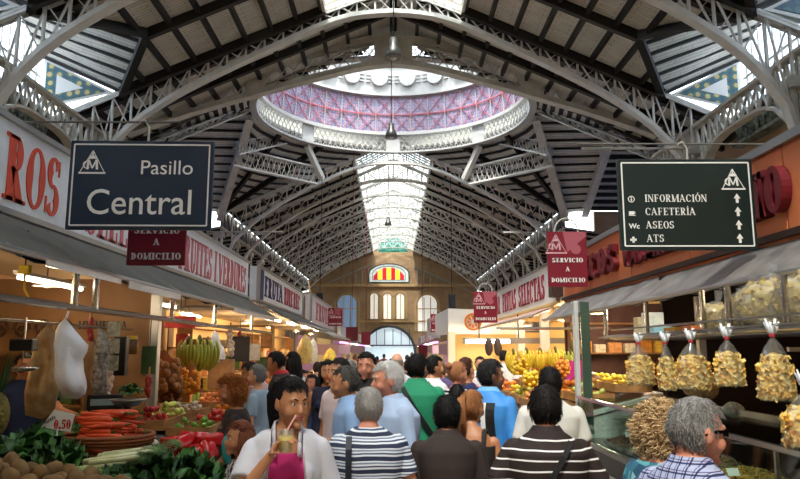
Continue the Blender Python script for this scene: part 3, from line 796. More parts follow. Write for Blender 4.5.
# ---------------------------------------------------------------- overhead signs
def market_logo(mb,c,ux,nrm,s):
    """triangle emblem with an interlaced CVM monogram and a crown dome"""
    c=Vector(c);ux=Vector(ux);uy=Vector((0,0,1));nrm=Vector(nrm)
    def P(x,y): return c+ux*x*s+uy*y*s
    def st(a,b,w): 
        a=P(*a);b=P(*b); d=(b-a).normalized(); n=nrm.cross(d)*w*s/2; mb.slab([a-n,a+n,b+n,b-n],nrm*.004)
    st((-.5,-.42),(0,.5),.03); st((.5,-.42),(0,.5),.03); st((-.55,-.45),(.55,-.45),.07)
    for w,p in((.09,((-.2,-.3),(-.16,.12))),(.09,((.2,-.3),(.16,.12))),(.06,((-.16,.12),(0,-.25))),(.06,((0,-.25),(.16,.12)))): st(p[0],p[1],w)
    V,Fs=ring(-.22,-.1,.17,.17,50,310,.07,.04); put2d(mb,[(a*s,b*s) for a,b in V],Fs,c,ux,uy,nrm)
    V,Fs=ring(0,.18,.13,.12,0,180,.12,.12); put2d(mb,[(a*s,b*s) for a,b in V],Fs,c,ux,uy,nrm); st((0,.25),(0,.42),.05); st((-.16,.17),(.16,.17),.04)
def board_sign(name,label,c,w,h,m,rz=0):
    t=thing(name,label,'sign',c,rz)
    MB().box((0,0,0),(w,.05,h)).build('panel',m,t,bevel=.006)
    b=.012;i=.035; f=MB()
    for z in(-1,1): f.box((0,-.027,z*(h/2-i)),(w-2*i,.006,b))
    for x in(-1,1): f.box((x*(w/2-i),-.027,0),(b,.006,h-2*i))
    f.build('border_line',signw,t); return t
Nn=(0,-1,0);UX=(1,0,0);UZ=(0,0,1)
p=at(142,186,6.0); sw=141*6*1.0/700*1.03; sh=sw*.635
t=board_sign('hanging_sign','navy hanging sign reading Pasillo Central with white border',p,sw,sh,navy,R(1))
mb=MB(); y=-.026
sans(mb,'Pasillo',(sw*.36,y,sh*.12),UX,UZ,Nn,sw*.145,width=sw*.36,off=.0,align='RIGHT'); mb.build('lettering',signw,t)
mb=MB(); sans(mb,'Central',(sw*.36,y,-sh*.33),UX,UZ,Nn,sw*.255,width=sw*.72,off=.002,align='RIGHT'); mb.build('lettering',signw,t)
mb=MB(); market_logo(mb,(-sw*.34,y,sh*.25),UX,Nn,sw*.17); mb.build('emblem',signw,t)
def hangers(t,w,h,top):
    for x in(-1,1):
        MB().tube([(x*w*.42,0,h/2),(x*w*.42,0,h/2+top)],.006,6).build('hanging_rod',iron,t)
MB().tube([(.04,0,sh/2),(.04,0,sh/2+.13),(.0,0,sh/2+.2),(-.05,0,sh/2+.17)],.01,6).build('hanging_hook',iron,t)
t2=MB().tube([Vector((-3.3,6,p.z+sh/2+.18)),Vector((-1.9,6,p.z+sh/2+.18))],.010,8).build('support_rod',mat('rod_dark','#6b6a66',.5)); tag(t2,'thin horizontal rod above the navy Pasillo Central sign','rod')
p=at(687,204,6.2); sw=134*6.2/700*1.03; sh=sw*.685
t=board_sign('hanging_sign','dark green directory sign listing INFORMACIÓN, CAFETERÍA, ASEOS and ATS',p,sw,sh,dgreen,R(-1))
for k,(s_) in enumerate(('INFORMACIÓN','CAFETERÍA','ASEOS','ATS')):
    z=sh*(.06-.146*k)-.03; mb=MB(); letters(mb,s_,(-sw*.31,y,z),UX,UZ,Nn,sw*.055,W=.16,T=.06,track=.1); mb.build('lettering',signw,t)
    mb=MB(); x=sw*.37; mb.slab([(x-.03,y,z+.03),(x+.03,y,z+.03),(x,y,z+.075)],(0,-.004,0)); mb.box((x,y-.002,z+.015),(.024,.004,.05)); mb.build('arrow',signw,t)
mb=MB(); x=-sw*.41
V,Fs=ring(0,0,.03,.03,0,360,.007,.007); put2d(mb,V,Fs,(x,y,sh*.06-.005),UX,UZ,Nn); mb.box((x,y-.002,sh*.06-.01),(.01,.004,.025)); mb.box((x,y-.002,sh*.06+.012),(.01,.004,.008)); mb.build('information_symbol',signw,t)
mb=MB(); z=sh*(.06-.146)-.02; mb.box((x-.005,y-.002,z+.01),(.045,.004,.03)); mb.box((x,y-.002,z-.012),(.06,.004,.006)); V,Fs=ring(0,0,.012,.012,-90,90,.005,.005); put2d(mb,V,Fs,(x+.017,y,z+.012),UX,UZ,Nn); mb.build('cup_symbol',signw,t)
mb=MB(); sans(mb,'Wc',(x-.035,y,sh*(.06-.292)-.03),UX,UZ,Nn,.065,off=.02); mb.build('lettering',signw,t)
mb=MB(); z=sh*(.06-.438)-.01; mb.box((x,y-.002,z),(.02,.004,.055)); mb.box((x,y-.002,z),(.055,.004,.02)); mb.build('cross_symbol',signw,t)
mb=MB(); market_logo(mb,(sw*.35,y,sh*.27),UX,Nn,sw*.16); mb.build('emblem',signw,t)
MB().tube([(.04,0,sh/2),(.04,0,sh/2+.1),(.0,0,sh/2+.17),(-.05,0,sh/2+.14)],.01,6).build('hanging_hook',iron,t)
t2=MB().tube([Vector((1.7,6.2,p.z+sh/2+.15)),Vector((3.5,6.2,p.z+sh/2+.15))],.008,8).build('support_rod',mat('rod_dark','#6b6a66',.5)); tag(t2,'thin horizontal rod above the dark green directory sign','rod')
# delivery signs
def delivery(px,py,pw,ph,Y,label,small=False):
    c=at(px,py,Y); w=pw*Y*1.02/700; h=ph*Y*1.0/700
    t=thing('delivery_sign',label,'sign',c); MB().box((0,0,0),(w,.03,h)).build('panel',maroon,t)
    y=-.016
    for s_,zz,ww in(('SERVICIO',-.06,.78),('A',-.22,.09),('DOMICILIO',-.42,.86)):
        if small and s_=='A': continue
        mb=MB(); letters(mb,s_,(0,y,h*zz),UX,UZ,Nn,w*.115,center=True,width=w*ww,W=.22,T=.1,track=.06); mb.build('lettering',signw,t)
    mb=MB(); market_logo(mb,(-w*.28,y,h*.27),UX,Nn,w*.5); mb.build('emblem',mat('sign_pink','#d8a9b0',.5),t)
    mb=MB(); V,Fs=ring(0,0,w*.13,w*.13,0,360,w*.13,w*.13); put2d(mb,V,Fs,(w*.22,y,h*.18),UX,UZ,Nn); mb.slab([(w*.0,y,h*.12),(w*.5,y,h*.42),(w*.5,y,h*.5),(-w*.1,y,h*.5)],(0,-.002,0)); mb.build('motif',mat('sign_rose','#a85562',.5),t)
    a=[(w*.3*math.cos(PI*i/10),0,h/2+w*.35*math.sin(PI*i/10)) for i in range(11)]; MB().tube(a,w*.02,6).build('bracket',iron,t)
    return t
delivery(158.5,230,57,73,6.6,'maroon sign reading SERVICIO A DOMICILIO, half behind the navy sign')
delivery(567.5,259,39,56,9.0,'maroon sign reading SERVICIO A DOMICILIO beside the orange fascia')
delivery(485.5,307,23,31,15.4,'maroon sign reading SERVICIO A DOMICILIO before the white FRUTAS SELECTAS fascia')
delivery(335.5,317,14,18,26,'small maroon delivery sign hanging far away on the left',True)
delivery(437,323,12,18,29,'small maroon delivery sign hanging far away on the right',True)
for (px,py,w_,h_,Y,l) in((352,334,12,14,34,'dark red banner far down the aisle left of the arched door'),(366,338,9,12,40,'small dark red banner nearest the arched door, on its left'),(423,351,9,12,34,'dark red banner far down the aisle right of the arched door')):
    c=at(px,py,Y); o=MB().box((0,0,0),(w_*Y/700,.04,h_*Y/700)).tube([(0,0,.3),(0,0,9)],.012,5).build('banner',maroon,loc=c); tag(o,l,'banner')
for (px,py,Y,l) in((320,302,38,'black loudspeaker box hung on the left before the end wall'),(452,303,38,'black loudspeaker box hung on the right before the end wall')):
    c=at(px,py,Y); t=thing('loudspeaker',l,'loudspeaker',c); MB().tube([(0,0,.45),(0,0,7)],.02,6).build('hanging_rod',blackp,t); MB().box((0,0,0),(.36,.3,.95)).build('case',blackp,t,bevel=.02); MB().box((0,-.16,0),(.3,.02,.85)).build('grille',mat('grille_grey','#26262a',.7),t)
def bell_lamp(px,py,Y,rod,label,s=1):
    c=at(px,py,Y); t=thing('bell_lamp',label,'pendant lamp',c)
    MB().lathe([(.04*s,.3*s),(.09*s,.28*s),(.1*s,.1*s),(.17*s,-.02*s),(.2*s,-.2*s),(.18*s,-.2*s)],18).build('lamp_shade',mat('lamp_grey','#6d6d6a',.4,.6),t,smooth=True)
    MB().ell((0,0,-.16*s),.09*s).build('bulb',mat('frosted_glass','#d8dad8',.3),t,smooth=True)
    MB().tube([(0,0,.28*s),(0,0,rod)],.015*s,6).build('cable',blackp,t)
bell_lamp(393,50,15,4,'grey bell lamp on a cable hanging at the top centre',1.0)
bell_lamp(391,132,24,5.2,'grey bell lamp hanging against the middle of the dome ring',1.1)
bell_lamp(388,222,44,4.0,'distant grey bell lamp hanging under the glazed lantern',1.1)
# ================================================================ LEFT STALLS
def along(mb,s,X,Y0,Y1,z,hgt,facing,**k):
    """serif lettering on a wall parallel to the aisle; facing +1 = seen from x greater"""
    if facing>0: letters(mb,s,(X,Y0,z),(0,1,0),UZ,(1,0,0),hgt,width=Y1-Y0,**k)
    else: letters(mb,s,(X,Y1,z),(0,-1,0),UZ,(-1,0,0),hgt,width=Y1-Y0,**k)
oran=mat('letter_orange_red','#d2452a',.5); pinkr=mat('letter_faded_red','#c4606a',.5); dred=mat('letter_crimson','#a81f3a',.5); nvy=mat('letter_navy','#1d1f58',.5)
t=thing('sign_fascia','long white fascia with big orange red letters ending in ROS, left side','sign',(-3.2,0,0))
MB().box((-.1,9.0,3.42),(.2,12.9,.74)).build('light_box',mat('lightbox_white','#dfe4ea',.4,noise_amt=.08),t)
f=MB()
for z in(3.03,3.81): f.box((.0,9.0,z),(.06,13,.05))
f.build('rim',steel,t)
mb=MB(); along(mb,'ROS',.0,5.62,6.6,3.13,.56,1,W=.24,T=.06,wd=.66,depth=.01); mb.build('lettering',oran,t)
mb=MB(); along(mb,'SELECTES',.0,7.2,9.6,3.1,.52,1,W=.2,T=.06,depth=.01); mb.build('lettering',pinkr,t)
mb=MB(); along(mb,'FRUITES I VERDURES',.0,10.4,15.2,3.1,.55,1,W=.2,T=.06,depth=.01); mb.build('lettering',pinkr,t)
MB().box((-.5,2.6,3.4),(1,.05,.8)).build('end_panel',steel,t)
def awning(name,label,s,Xa,za,Xb,zb,y0,y1,m,valance=None,n=26):
    """sloping cloth awning from the facade line Xa down to the outer edge Xb"""
    t=thing(name,label,'awning',(0,0,0))
    def f(u,v):
        x=Xa+(Xb-Xa)*v; z=za+(zb-za)*v; y=y0+(y1-y0)*u
        return (s*x,y,z+.02*math.sin(y*7+v*2)*v+.015*noise.noise(Vector((x*2,y*1.3,3))))
    def g(u,v):
        a=f(u,v); return (a[0],a[1],a[2]-.03)
    MB().grid(f,60,6).grid(g,60,6).build('cloth',m,t,smooth=True)
    MB().tube([(s*Xb,y0,zb),(s*Xb,y1,zb)],.025,8).build('edge_tube',steel,t)
    b=MB()
    k=y0+.3
    while k<y1: b.beam((s*(Xa+.02),k,za-.06),(s*Xb,k,zb-.02),.02,.04); k+=1.9
    b.build('arm',steel,t)
    return t
t=awning('awning','grey cloth awning below the ROS fascia on the left',-1,3.2,3.0,2.5,2.55,2.5,15.4,awnm)
for y0,y1,z in((5.0,6.4,2.49),(6.6,8.2,2.47),(11,14.8,2.48)): MB().slab([(-2.49,y0,z),(-2.49,y1,z),(-2.49,y1,2.54),(-2.49,y0,2.54)],(.01,0,0)).build('plastic_valance',mat('clear_valance','#cfd2d4',.15,bump=.5,bump_scale=25),t)
t=thing('stall_booth','first left stall booth with tan partition and warm lamps','market stall',(-4.2,0,0))
MB().box((-.9,8.8,1.45),(.08,13.2,2.9)).build('back_board',tan,t)
MB().box((.05,8.8,2.88),(1.8,13.2,.06)).build('canopy',mat('cream_canopy','#b9a687',.7),t)
MB().box((.3,8.1,1.35),(2.3,.06,2.7)).build('partition',tan,t)
mb=MB()
letters(mb,'MERMELADA',(.62,8.06,2.13),UX,UZ,Nn,.09,width=.55,W=.24,T=.1,depth=.003); letters(mb,'BONIATO',(.72,8.06,1.92),UX,UZ,Nn,.09,width=.4,W=.24,T=.1,depth=.003); mb.build('black_lettering',blackp,t)
MB().box((1.5,8.05,1.3),(.1,.1,2.6)).build('post',steel,t)
for i,(x,y_) in enumerate(((1.05,6.5),(1.05,9.6),(.6,12.6))):
    tb=thing('fluorescent_tube','glowing fluorescent tube under the first left canopy, %s'%('nearest the camera','past the tan partition','farthest in')[i],'lamp',(-4.2+x,y_,2.5))
    MB().tube([(0,-.6,0),(0,.6,0)],.017,10).build('tube',tube_m,tb); MB().box((0,0,.04),(.05,1.3,.03)).build('housing',white,tb)
# warm scroll ironwork and shelf goods on the partition
sc=MB()
for i in range(6):
    for sg in(-1,1):
        pts=[(-4.9+.24*i+.1*sg*(1-j/22)*math.cos(j*.5),7.98,2.12+.13*(1-j/22)*math.sin(j*.5)) for j in range(22)]; sc.tube(pts,.009,5)
o=sc.build('scroll_ironwork',mat('wrought_dark','#4a3226',.5)); tag(o,'curled dark ironwork panel against the tan partition behind the left counter','ironwork')
rail=thing('steel_rail','long steel rail over the near left counter','rail',(-2.6,0,0))
MB().tube([(0,2.6,2.24),(0,15.2,2.24)],.028,10).build('bar',chrome,rail)
for y_ in(4.4,5.75,6.15,8.3,10.3,13): MB().tube([(0,y_,2.24),(0,y_,2.6)],.03,8).build('hanger',chrome,rail)
rail2=thing('steel_rail','second thinner steel rail behind the first, left stall','rail',(-2.95,0,0)); MB().tube([(0,2.6,2.12),(0,8,2.12)],.015,8).build('bar',chrome,rail2)
# display tables
def table(name,label,x0,x1,y0,y1,zf,zb,m,frontm):
    t=thing(name,label,'display counter',((x0+x1)/2,(y0+y1)/2,0)); cx,cy=(x0+x1)/2,(y0+y1)/2; w,l=abs(x1-x0),y1-y0
    s=1 if x0>x1 else -1   # x0 is the aisle edge
    e0,e1=(x0-cx),(x1-cx)
    MB().slab([(e0,-l/2,zf),(e0,l/2,zf),(e1,l/2,zb),(e1,-l/2,zb)],(0,0,-.05)).build('top',m,t)
    b=MB(); b.slab([(e0*.96,-l/2+.03,0),(e0*.96,l/2-.03,0),(e0*.96,l/2-.03,zf-.06),(e0*.96,-l/2+.03,zf-.06)],(-s*.04,0,0)); b.build('front_panel',frontm,t)
    for y_ in(-l/2+.02,l/2-.06):
        MB().slab([(e0*.95,y_,0),(e1,y_,0),(e1,y_,zb-.06),(e0*.95,y_,zf-.06)],(0,.04,0)).build('side_panel',frontm,t)
    return t
dk=mat('dark_counter','#2a2420',.6)
table('display_counter','near left vegetable counter piled with carrots and leeks',-1.15,-2.55,2.6,5.56,.98,1.22,dk,dk)
def zt1(x): return .98+(-1.15-x)/1.4*.24
table('display_counter','narrower left counter behind the scales, second from the camera',-1.75,-2.9,6.1,11.2,.98,1.15,dk,dk)
table('display_counter','third left counter with fruit boxes further down the aisle',-1.8,-2.9,11.6,15.2,.98,1.15,dk,dk)
# ---- produce
def drop(src,cat_,lab,group,pts,first=None):
    """src at pts[0], copies at the others; pts = (loc, rot, scale)"""
    tag(src,lab,cat_,group)
    for i,(l,r,sc_) in enumerate(pts):
        if i==0: src.location=l; src.rotation_euler=r; src.scale=(sc_,)*3
        else: copy_tree(src,None,l,r,sc_)
rnd=random.uniform
def rr3(): return (rnd(0,6.3),rnd(0,6.3),rnd(0,6.3))
def fruit(name,m,r,sh=(1,1,1),jit=.15,leaf=None,n=10):
    t=thing(name,'x','x'); MB().ell((0,0,0),(r*sh[0],r*sh[1],r*sh[2]),nu=n,nv=max(6,n-3),jit=jit).build('flesh',m,t,smooth=True)
    if leaf: MB().tube([(0,0,r*sh[2]*.9),(r*.08,0,r*sh[2]*1.25)],r*.09,5).build('stem',leaf,t)
    return t
def heap_pts(cx,cy,w,l,z,r,n,layers=2,zf=None):
    """stacked places on a patch w by l"""
    P=[]; random.seed(int(abs(cx*31+cy*77)*10)); nx=max(1,int(w/(2*r)));ny=max(1,int(l/(2*r)))
    for k in range(layers):
        for i in range(nx-k):
            for j in range(ny-k):
                x=cx+(i-(nx-k-1)/2)*2*r+rnd(-.1,.1)*r; y=cy+(j-(ny-k-1)/2)*2*r+rnd(-.1,.1)*r
                zz=(zf(x) if zf else z)+r+k*r*1.5+rnd(0,.1)*r
                P.append(((x,y,zz),rr3(),rnd(.88,1.05)))
    random.shuffle(P); return P[:n]
stemg=mat('stem_green','#5b7a34',.6)
# potatoes
drop(fruit('potato',mat('potato_skin','#8a6638',.8,col2='#654824',noise_scale=12),.055,(1.25,1,.85),.5),'potato','brown potato in the heap at the lower left corner of the counter','potatoes at the front of the left counter',
  heap_pts(-1.86,3.86,1.05,.5,0,.052,90,2,zt1))
# carrots in a basket
def carrot():
    t=thing('carrot','x','x'); MB().tube([(0,0,0),(.02,.002,0),(.1,.003,.002),(.19,0,0),(.24,.002,.002)],[.012,.021,.018,.012,.003],9).build('root',mat('carrot_skin','#e2531f',.5,col2='#c23f14',noise_scale=30),t,smooth=True)
    mb=MB()
    for i in range(3): mb.tube([(0,0,0),(-.02,.006*(i-1),.004),(-.04,.012*(i-1),.006)],[.004,.003,.002],4)
    mb.build('stalk',stemg,t); return t
bc=Vector((-2.02,5.12,zt1(-2.02)))
bk=thing('basket','round woven basket heaped with carrots','basket',bc)
mb=MB()
for k in range(7):
    z=.02+.022*k; r=.2+.012*k; mb.tube([((r+.004*(-1)**(i+k))*1.2*math.cos(2*PI*i/40),(r+.004*(-1)**(i+k))*math.sin(2*PI*i/40),z) for i in range(41)],.012,5,cap=False)
mb.lathe([(.01,.01),(.22,.01)],20); mb.build('weave',mat('wicker','#8a4a22',.7),bk,smooth=True)
MB().tube([(.29*1.1*math.cos(2*PI*i/32),.29*.93*math.sin(2*PI*i/32),.175) for i in range(33)],.016,6,cap=False).build('rim',mat('wicker','#8a4a22',.7),bk,smooth=True)
P=[]; random.seed(3)
for k in range(7):
    n=[15,15,14,12,10,8,5][k]; 
    for i in range(n):
        yy=(i-(n-1)/2)*.032; a=rnd(-.25,.25)+(PI if rnd(0,1)<.5 else 0); 
        P.append((bc+Vector((-.12*math.cos(a)+rnd(-.09,.09),yy,.12+.034*k-.3*yy*yy)),(rnd(0,3),rnd(-.08,.08),a),rnd(.9,1.15)))
drop(carrot(),'carrot','orange carrot with cut green stalk piled in the round basket','carrots in the basket',P)
# leeks
def leek(L=.5):
    t=thing('leek','x','x'); MB().tube([(0,0,0),(.01,0,0),(.2,0,0),(.34,0,.005)],[.008,.018,.015,.016],8).build('shank',mat('leek_white','#d9d6b0',.4,col2='#b9c27c',noise_scale=7),t,smooth=True)
    mb=MB()
    for i in range(4):
        a=(i-1.5)*.12; mb.grid(lambda u,v:(.32+u*(L-.34),(v-.5)*.024*(1-u*.5)+a*u*.15,.006+.03*math.sin(u*2.5)+.006*i-.02*u*u),6,2)
    mb.build('leaves',leafm[1],t,smooth=True); return t
P=[]
for k in range(3):
    for i in range(9): P.append(((-2.0+rnd(-.05,.05)+.05*k,4.48+i*.052+rnd(-.01,.01),zt1(-1.9)+.03+.035*k),(0,-.12,rnd(-.12,.12)),rnd(.9,1.1)))
drop(leek(),'leek','pale leek lying in the bundle in front of the carrot basket','leeks in front of the carrots',P)
# leafy heads
def leafy(name,m,r,n,curl=.3,flat=1.0,ribs=None,seed=1,frilly=.12):
    random.seed(seed); t=thing(name,'x','x'); 
    ms=m if isinstance(m,list) else [m]; mbs=[MB() for _ in ms]
    for i in range(n):
        q=i/n; el=PI/2*(1-q**.7)*.95+.05; az=i*2.4; L=r*(.75+.35*rnd(0,1)); w=r*(.3+.15*rnd(0,1)); mb=mbs[i%len(ms)]
        d=Vector((math.cos(az)*math.cos(el),math.sin(az)*math.cos(el),math.sin(el)*flat)); s=Vector((-math.sin(az),math.cos(az),0)); u_=d.cross(s)*-1
        ph=rnd(0,6)
        def f(u,v,d=d,s=s,u_=u_,L=L,w=w,ph=ph):
            ww=w*math.sin(PI*min(1,.15+u*.85))**.6*(v-.5)*2
            return d*L*u+s*ww+Vector((0,0,-1))*curl*L*u*u*u+u_*(.35*ww*ww/w)+Vector((0,0,frilly*r*math.sin(9*u+ph+v*7)*u))+d*frilly*r*.5*math.sin(v*14+ph)
        mb.grid(f,5,5)
    for k,(mb,mm) in enumerate(zip(mbs,ms)): mb.build('leaves',mm,t,smooth=True)
    return t
def place_leafy(name,lab,c,r,n,ms,seed,**k):
    t=leafy(name,ms,r,n,seed=seed,**k); tag(t,lab,'vegetable'); t.location=c; return t
G=leafm
place_leafy('lettuce','dark green curly lettuce at the far left of the counter',(-2.35,4.75,zt1(-2.35)+.02),.27,34,[G[0],G[1]],2)
place_leafy('parsley_bunch','feathery dark parsley bunch beside the price stake',(-2.1,4.6,zt1(-2.1)+.02),.2,60,[G[0],G[1]],3,frilly=.3)
place_leafy('cabbage','pale green cabbage right behind the potatoes',(-1.82,4.35,zt1(-1.8)+.05),.15,26,[G[2],G[1]],4,curl=.8)
place_leafy('lettuce','frilly green lettuce at the aisle corner of the counter',(-1.36,4.95,zt1(-1.35)+.03),.22,40,[G[0],G[1]],5,frilly=.2)
place_leafy('lettuce','dark bushy lettuce below the red peppers',(-1.5,4.7,zt1(-1.5)+.02),.24,44,[G[0],G[0],G[1]],6,frilly=.2)
place_leafy('chard_bunch','dark chard leaves in front of the leeks',(-1.62,4.35,zt1(-1.6)),.23,40,[G[0],G[0]],7,frilly=.15)
place_leafy('endive','pale endive with white ribs between carrots and peppers',(-1.73,5.25,zt1(-1.7)+.04),.17,28,[G[2],G[1]],8,curl=.6)
place_leafy('lettuce','small green lettuce on top at the left rear',(-2.45,5.45,zt1(-2.45)+.02),.2,34,[G[0],G[1]],9)
# cauliflower / garlic whites
drop(fruit('onion',mat('onion_white','#e8dcc8',.4),.045,(1,1,.9),.1,mat('onion_neck','#d9c9a0',.6)),'onion','pale onion in the small heap behind the endive','pale onions behind the endive',heap_pts(-1.78,5.4,.42,.25,0,.045,24,2,zt1))
def pepper():
    t=thing('red_pepper','x','x'); mb=MB()
    prof=[(.002,-.06),(.028,-.055),(.036,-.02),(.045,.03),(.042,.055),(.015,.062),(.003,.05)]; n=20
    for r,z in prof:
        for k in range(n): a=2*PI*k/n; q=r*(1+.12*math.cos(4*a)); mb.v.append((q*math.cos(a),q*math.sin(a),z))
    for i in range(len(prof)-1):
        for k in range(n): mb.f.append((i*n+k,i*n+(k+1)%n,(i+1)*n+(k+1)%n,(i+1)*n+k)); mb.m.append(0)
    mb.build('flesh',mat('pepper_red','#c8161a',.2,spec=.7),t,smooth=True); MB().tube([(0,0,.05),(.004,0,.07),(.016,0,.09)],[.008,.006,.006],6).build('stem',stemg,t); return t
drop(pepper(),'pepper','glossy red pepper heaped beside the woman with orange curls','red peppers on the left counter',
   [((-1.62+i%4*.085+rnd(-.01,.01),5.3+.09*(i//4)%.27,zt1(-1.6)+.1+.07*(i//9)),(rnd(1,2),rnd(0,1),rnd(0,6)),rnd(1.2,1.5)) for i in range(14)])
# black plastic tray, white paper
o=MB().box((0,0,0),(.5,.35,.08)).build('plastic_tray',blackp,loc=(-2.25,5.5,1.22),bevel=.01); tag(o,'black plastic tray at the rear edge of the near left counter','tray')
# price card
t=thing('price_card','white price card reading 0.50 on a wooden stake among the vegetables','price card',(-2.2,4.75,zt1(-2.2)-.05)); t.scale=(.8,)*3
MB().tube([(0,0,0),(0,0,.36)],.008,6).build('stake',white,t)
MB().slab([(-.13,-.012,.36),(.11,-.012,.32),(.14,-.012,.46),(-.03,-.012,.5)],(0,.006,0)).build('card',white,t)
mb=MB(); letters(mb,'0.50',(.045,-.013,.345),(.985,0,.02),UZ,Nn,.075,center=True,width=.14,W=.26,T=.12,depth=.003,serif=False); mb.build('lettering',mat('price_red','#c41d1d',.5),t)
mb=MB(); letters(mb,'PATATA',(-.1,-.013,.38),(.8,0,.45),(-.3,0,.9),Nn,.028,width=.11,W=.2,T=.1,depth=.003); mb.build('black_lettering',blackp,t)
# hanging bags
def sheet_bag(name,label,pts_outline,c,m,depth=.12,cat_='bag'):
    """limp bag: outline in x,z filled as a puffed shell"""
    n=len(pts_outline); cx=sum(p[0] for p in pts_outline)/n; cz=sum(p[1] for p in pts_outline)/n
    mb=MB(); K=6
    for side in(-1,1):
        o=len(mb.v)
        for k in range(K+1):
            q=k/K
            for (x,z) in pts_outline:
                X=cx+(x-cx)*q;Z=cz+(z-cz)*q
                d=side*depth*math.sqrt(max(0,1-q*q))*(1+.5*noise.noise(Vector((X*9,Z*5,side*3+c[0]))))
                mb.v.append((X,d+.012*math.sin(X*60),Z))
        for k in range(K):
            for i in range(n):
                a=o+k*n+i;b=o+k*n+(i+1)%n; mb.f.append((a,b,b+n,a+n)); mb.m.append(0)
    t=thing(name,label,cat_,c); mb.build('pouch',m,t,smooth=True); return t
c=at(68,318,5.6); k=5.6/700
t=sheet_bag('plastic_bag','large white plastic bag hanging from the rail over the left counter',[((x-68)*k,-(y_-318)*k) for x,y_ in((67,318),(78,330),(92,345),(84,358),(86,372),(92,392),(84,397),(70,396),(64,380),(63,360),(58,340),(60,325))],c,plast)
MB().tube([(0,0,0),(.0,.03,.05)],.01,6).build('handle',plast,t)
c=at(47,330,5.75); k=5.75/700
t=sheet_bag('paper_bag','translucent brown paper bag printed with leaves, left of the white plastic bag',[((x-47)*k,-(y_-330)*k) for x,y_ in((50,322),(58,335),(62,350),(64,380),(62,408),(50,416),(34,412),(32,390),(35,360),(40,335))],c,mat('bag_paper_pale','#d4bd92',.6,col2='#9c7440',noise_scale=9),.1)
c=at(90,345,6.6); k=6.6/700
t=sheet_bag('paper_bag','plain brown kraft bag hanging right of the white plastic bag',[((x-90)*k,-(y_-345)*k) for x,y_ in((84,340),(95,342),(97,365),(93,388),(84,390),(80,365))],c,kraft,.06)
c=at(102,345,6.9); k=6.9/700
t=sheet_bag('garlic_net','silvery net of small packets hanging from the rail beside the kraft bag',[((x-102)*k,-(y_-345)*k) for x,y_ in((99,328),(106,332),(112,352),(110,375),(112,392),(100,396),(94,380),(97,352))],c,mat('net_silver','#b9b7ae',.4,col2='#4a4a48',noise_scale=30,bump=.8,bump_scale=40),.08)
c=at(26,345,5.2); t=thing('hanging_scale','black hanging scale over the left counter','scale',c); MB().box((0,0,0),(.17,.1,.085)).build('case',blackp,t,bevel=.01); MB().tube([(0,0,.04),(0,0,c.z*-0+.2)],.008,6).build('hook',chrome,t); MB().lathe([(.005,-.2),(.1,-.18),(.12,-.16)],16).build('pan',chrome,t,smooth=True); MB().tube([(0,0,-.04),(0,0,-.19)],.004,5).build('chain',chrome,t)
# stacked printed cards and black box
c=at(114,348,7.2); t=thing('card_strip','vertical strip of printed grey cards hanging on the left','display card',c)
for i in range(3):
    MB().box((0,0,.19-.17*i),(.13,.01,.15)).build('card',mat('card_grey','#a8a89a',.5,col2='#4d5a52',noise_scale=18),t)
c=at(122,356,7.4); o=MB().box((0,0,0),(.13,.1,.4)).build('black_case',blackp,loc=c,bevel=.01); tag(o,'tall black case hanging by the tan partition','case')
c=at(133,345,7.7); t=thing('jar','dark jar with yellow lid on the shelf by the tan partition','jar',c); MB().lathe([(.05,-.1),(.06,-.08),(.06,.04),(.05,.06)],14).build('glass',mat('jar_brown','#6a4c28',.2),t,smooth=True); MB().lathe([(.055,.06),(.055,.1)],14).build('lid',mat('lid_yellow','#c9a92c',.4),t)
# clip lamp, bowl scale
c=at(129,402,6.4); t=thing('metal_bowl','shallow dark metal bowl on a stand behind the carrots','bowl',c); MB().lathe([(.01,-.04),(.1,-.03),(.15,.02),(.16,.03),(.14,.02)],20).build('bowl',steel,t,smooth=True); MB().lathe([(.09,-.16),(.08,-.14),(.03,-.12),(.03,-.04)],14).build('stand',blackp,t)
place_leafy('herb_bunch','green herb bunch above the metal bowl',at(131,392,6.5),.12,24,[G[1],G[0]],12)
# bananas
def banana():
    mb=MB(); pts=[];rs=[]
    for i in range(9):
        u=i/8; a=-.9+1.5*u; pts.append((.14*math.cos(a)-.09,0,.15*math.sin(a))); rs.append(.017*max(.25,math.sin(PI*min(1,max(0,.08+u*.86)))**.5))
    return mb.tube(pts,rs,7)
def bunch(n,m,name='banana_bunch'):
    t=thing(name,'x','x'); src=None
    for i in range(n):
        a=(i-(n-1)/2)*2.2/n
        if src is None: src=banana().build('banana',m,t,smooth=True); o=src
        else: o=src.copy(); link(o,t)
        o.rotation_euler=(0,.25*(i%2),a+PI/2*0); o.location=(0,.012*i,-.16-.03*(i%2))
    MB().tube([(.02,.03,-.11),(.02,.03,-.08),(.015,.03,-.055),(.01,.03,-.045)],[.012,.022,.014,.008],7).build('crown',mat('banana_crown','#6a5a2a',.6),t,smooth=True)
    return t
ban1=mat('banana_green_yellow','#b9b23a',.5,col2='#7d8a28',noise_scale=8); ban2=mat('banana_yellow','#f0cf3a',.5,col2='#c9a524',noise_scale=8)
for i,(px,py,Y,s_) in enumerate(((187,330,9.1,1.7),(196,329,9.3,1.8),(205,331,9.4,1.7))):
    b=bunch(7,ban1); b.location=at(px,py,Y); b.scale=(s_,)*3; b.rotation_euler=(0,0,R((-100,-60,-80)[i])); tag(b,'greenish banana bunch hanging on the left rail, %s of three'%('leftmost','middle','rightmost')[i],'bananas')
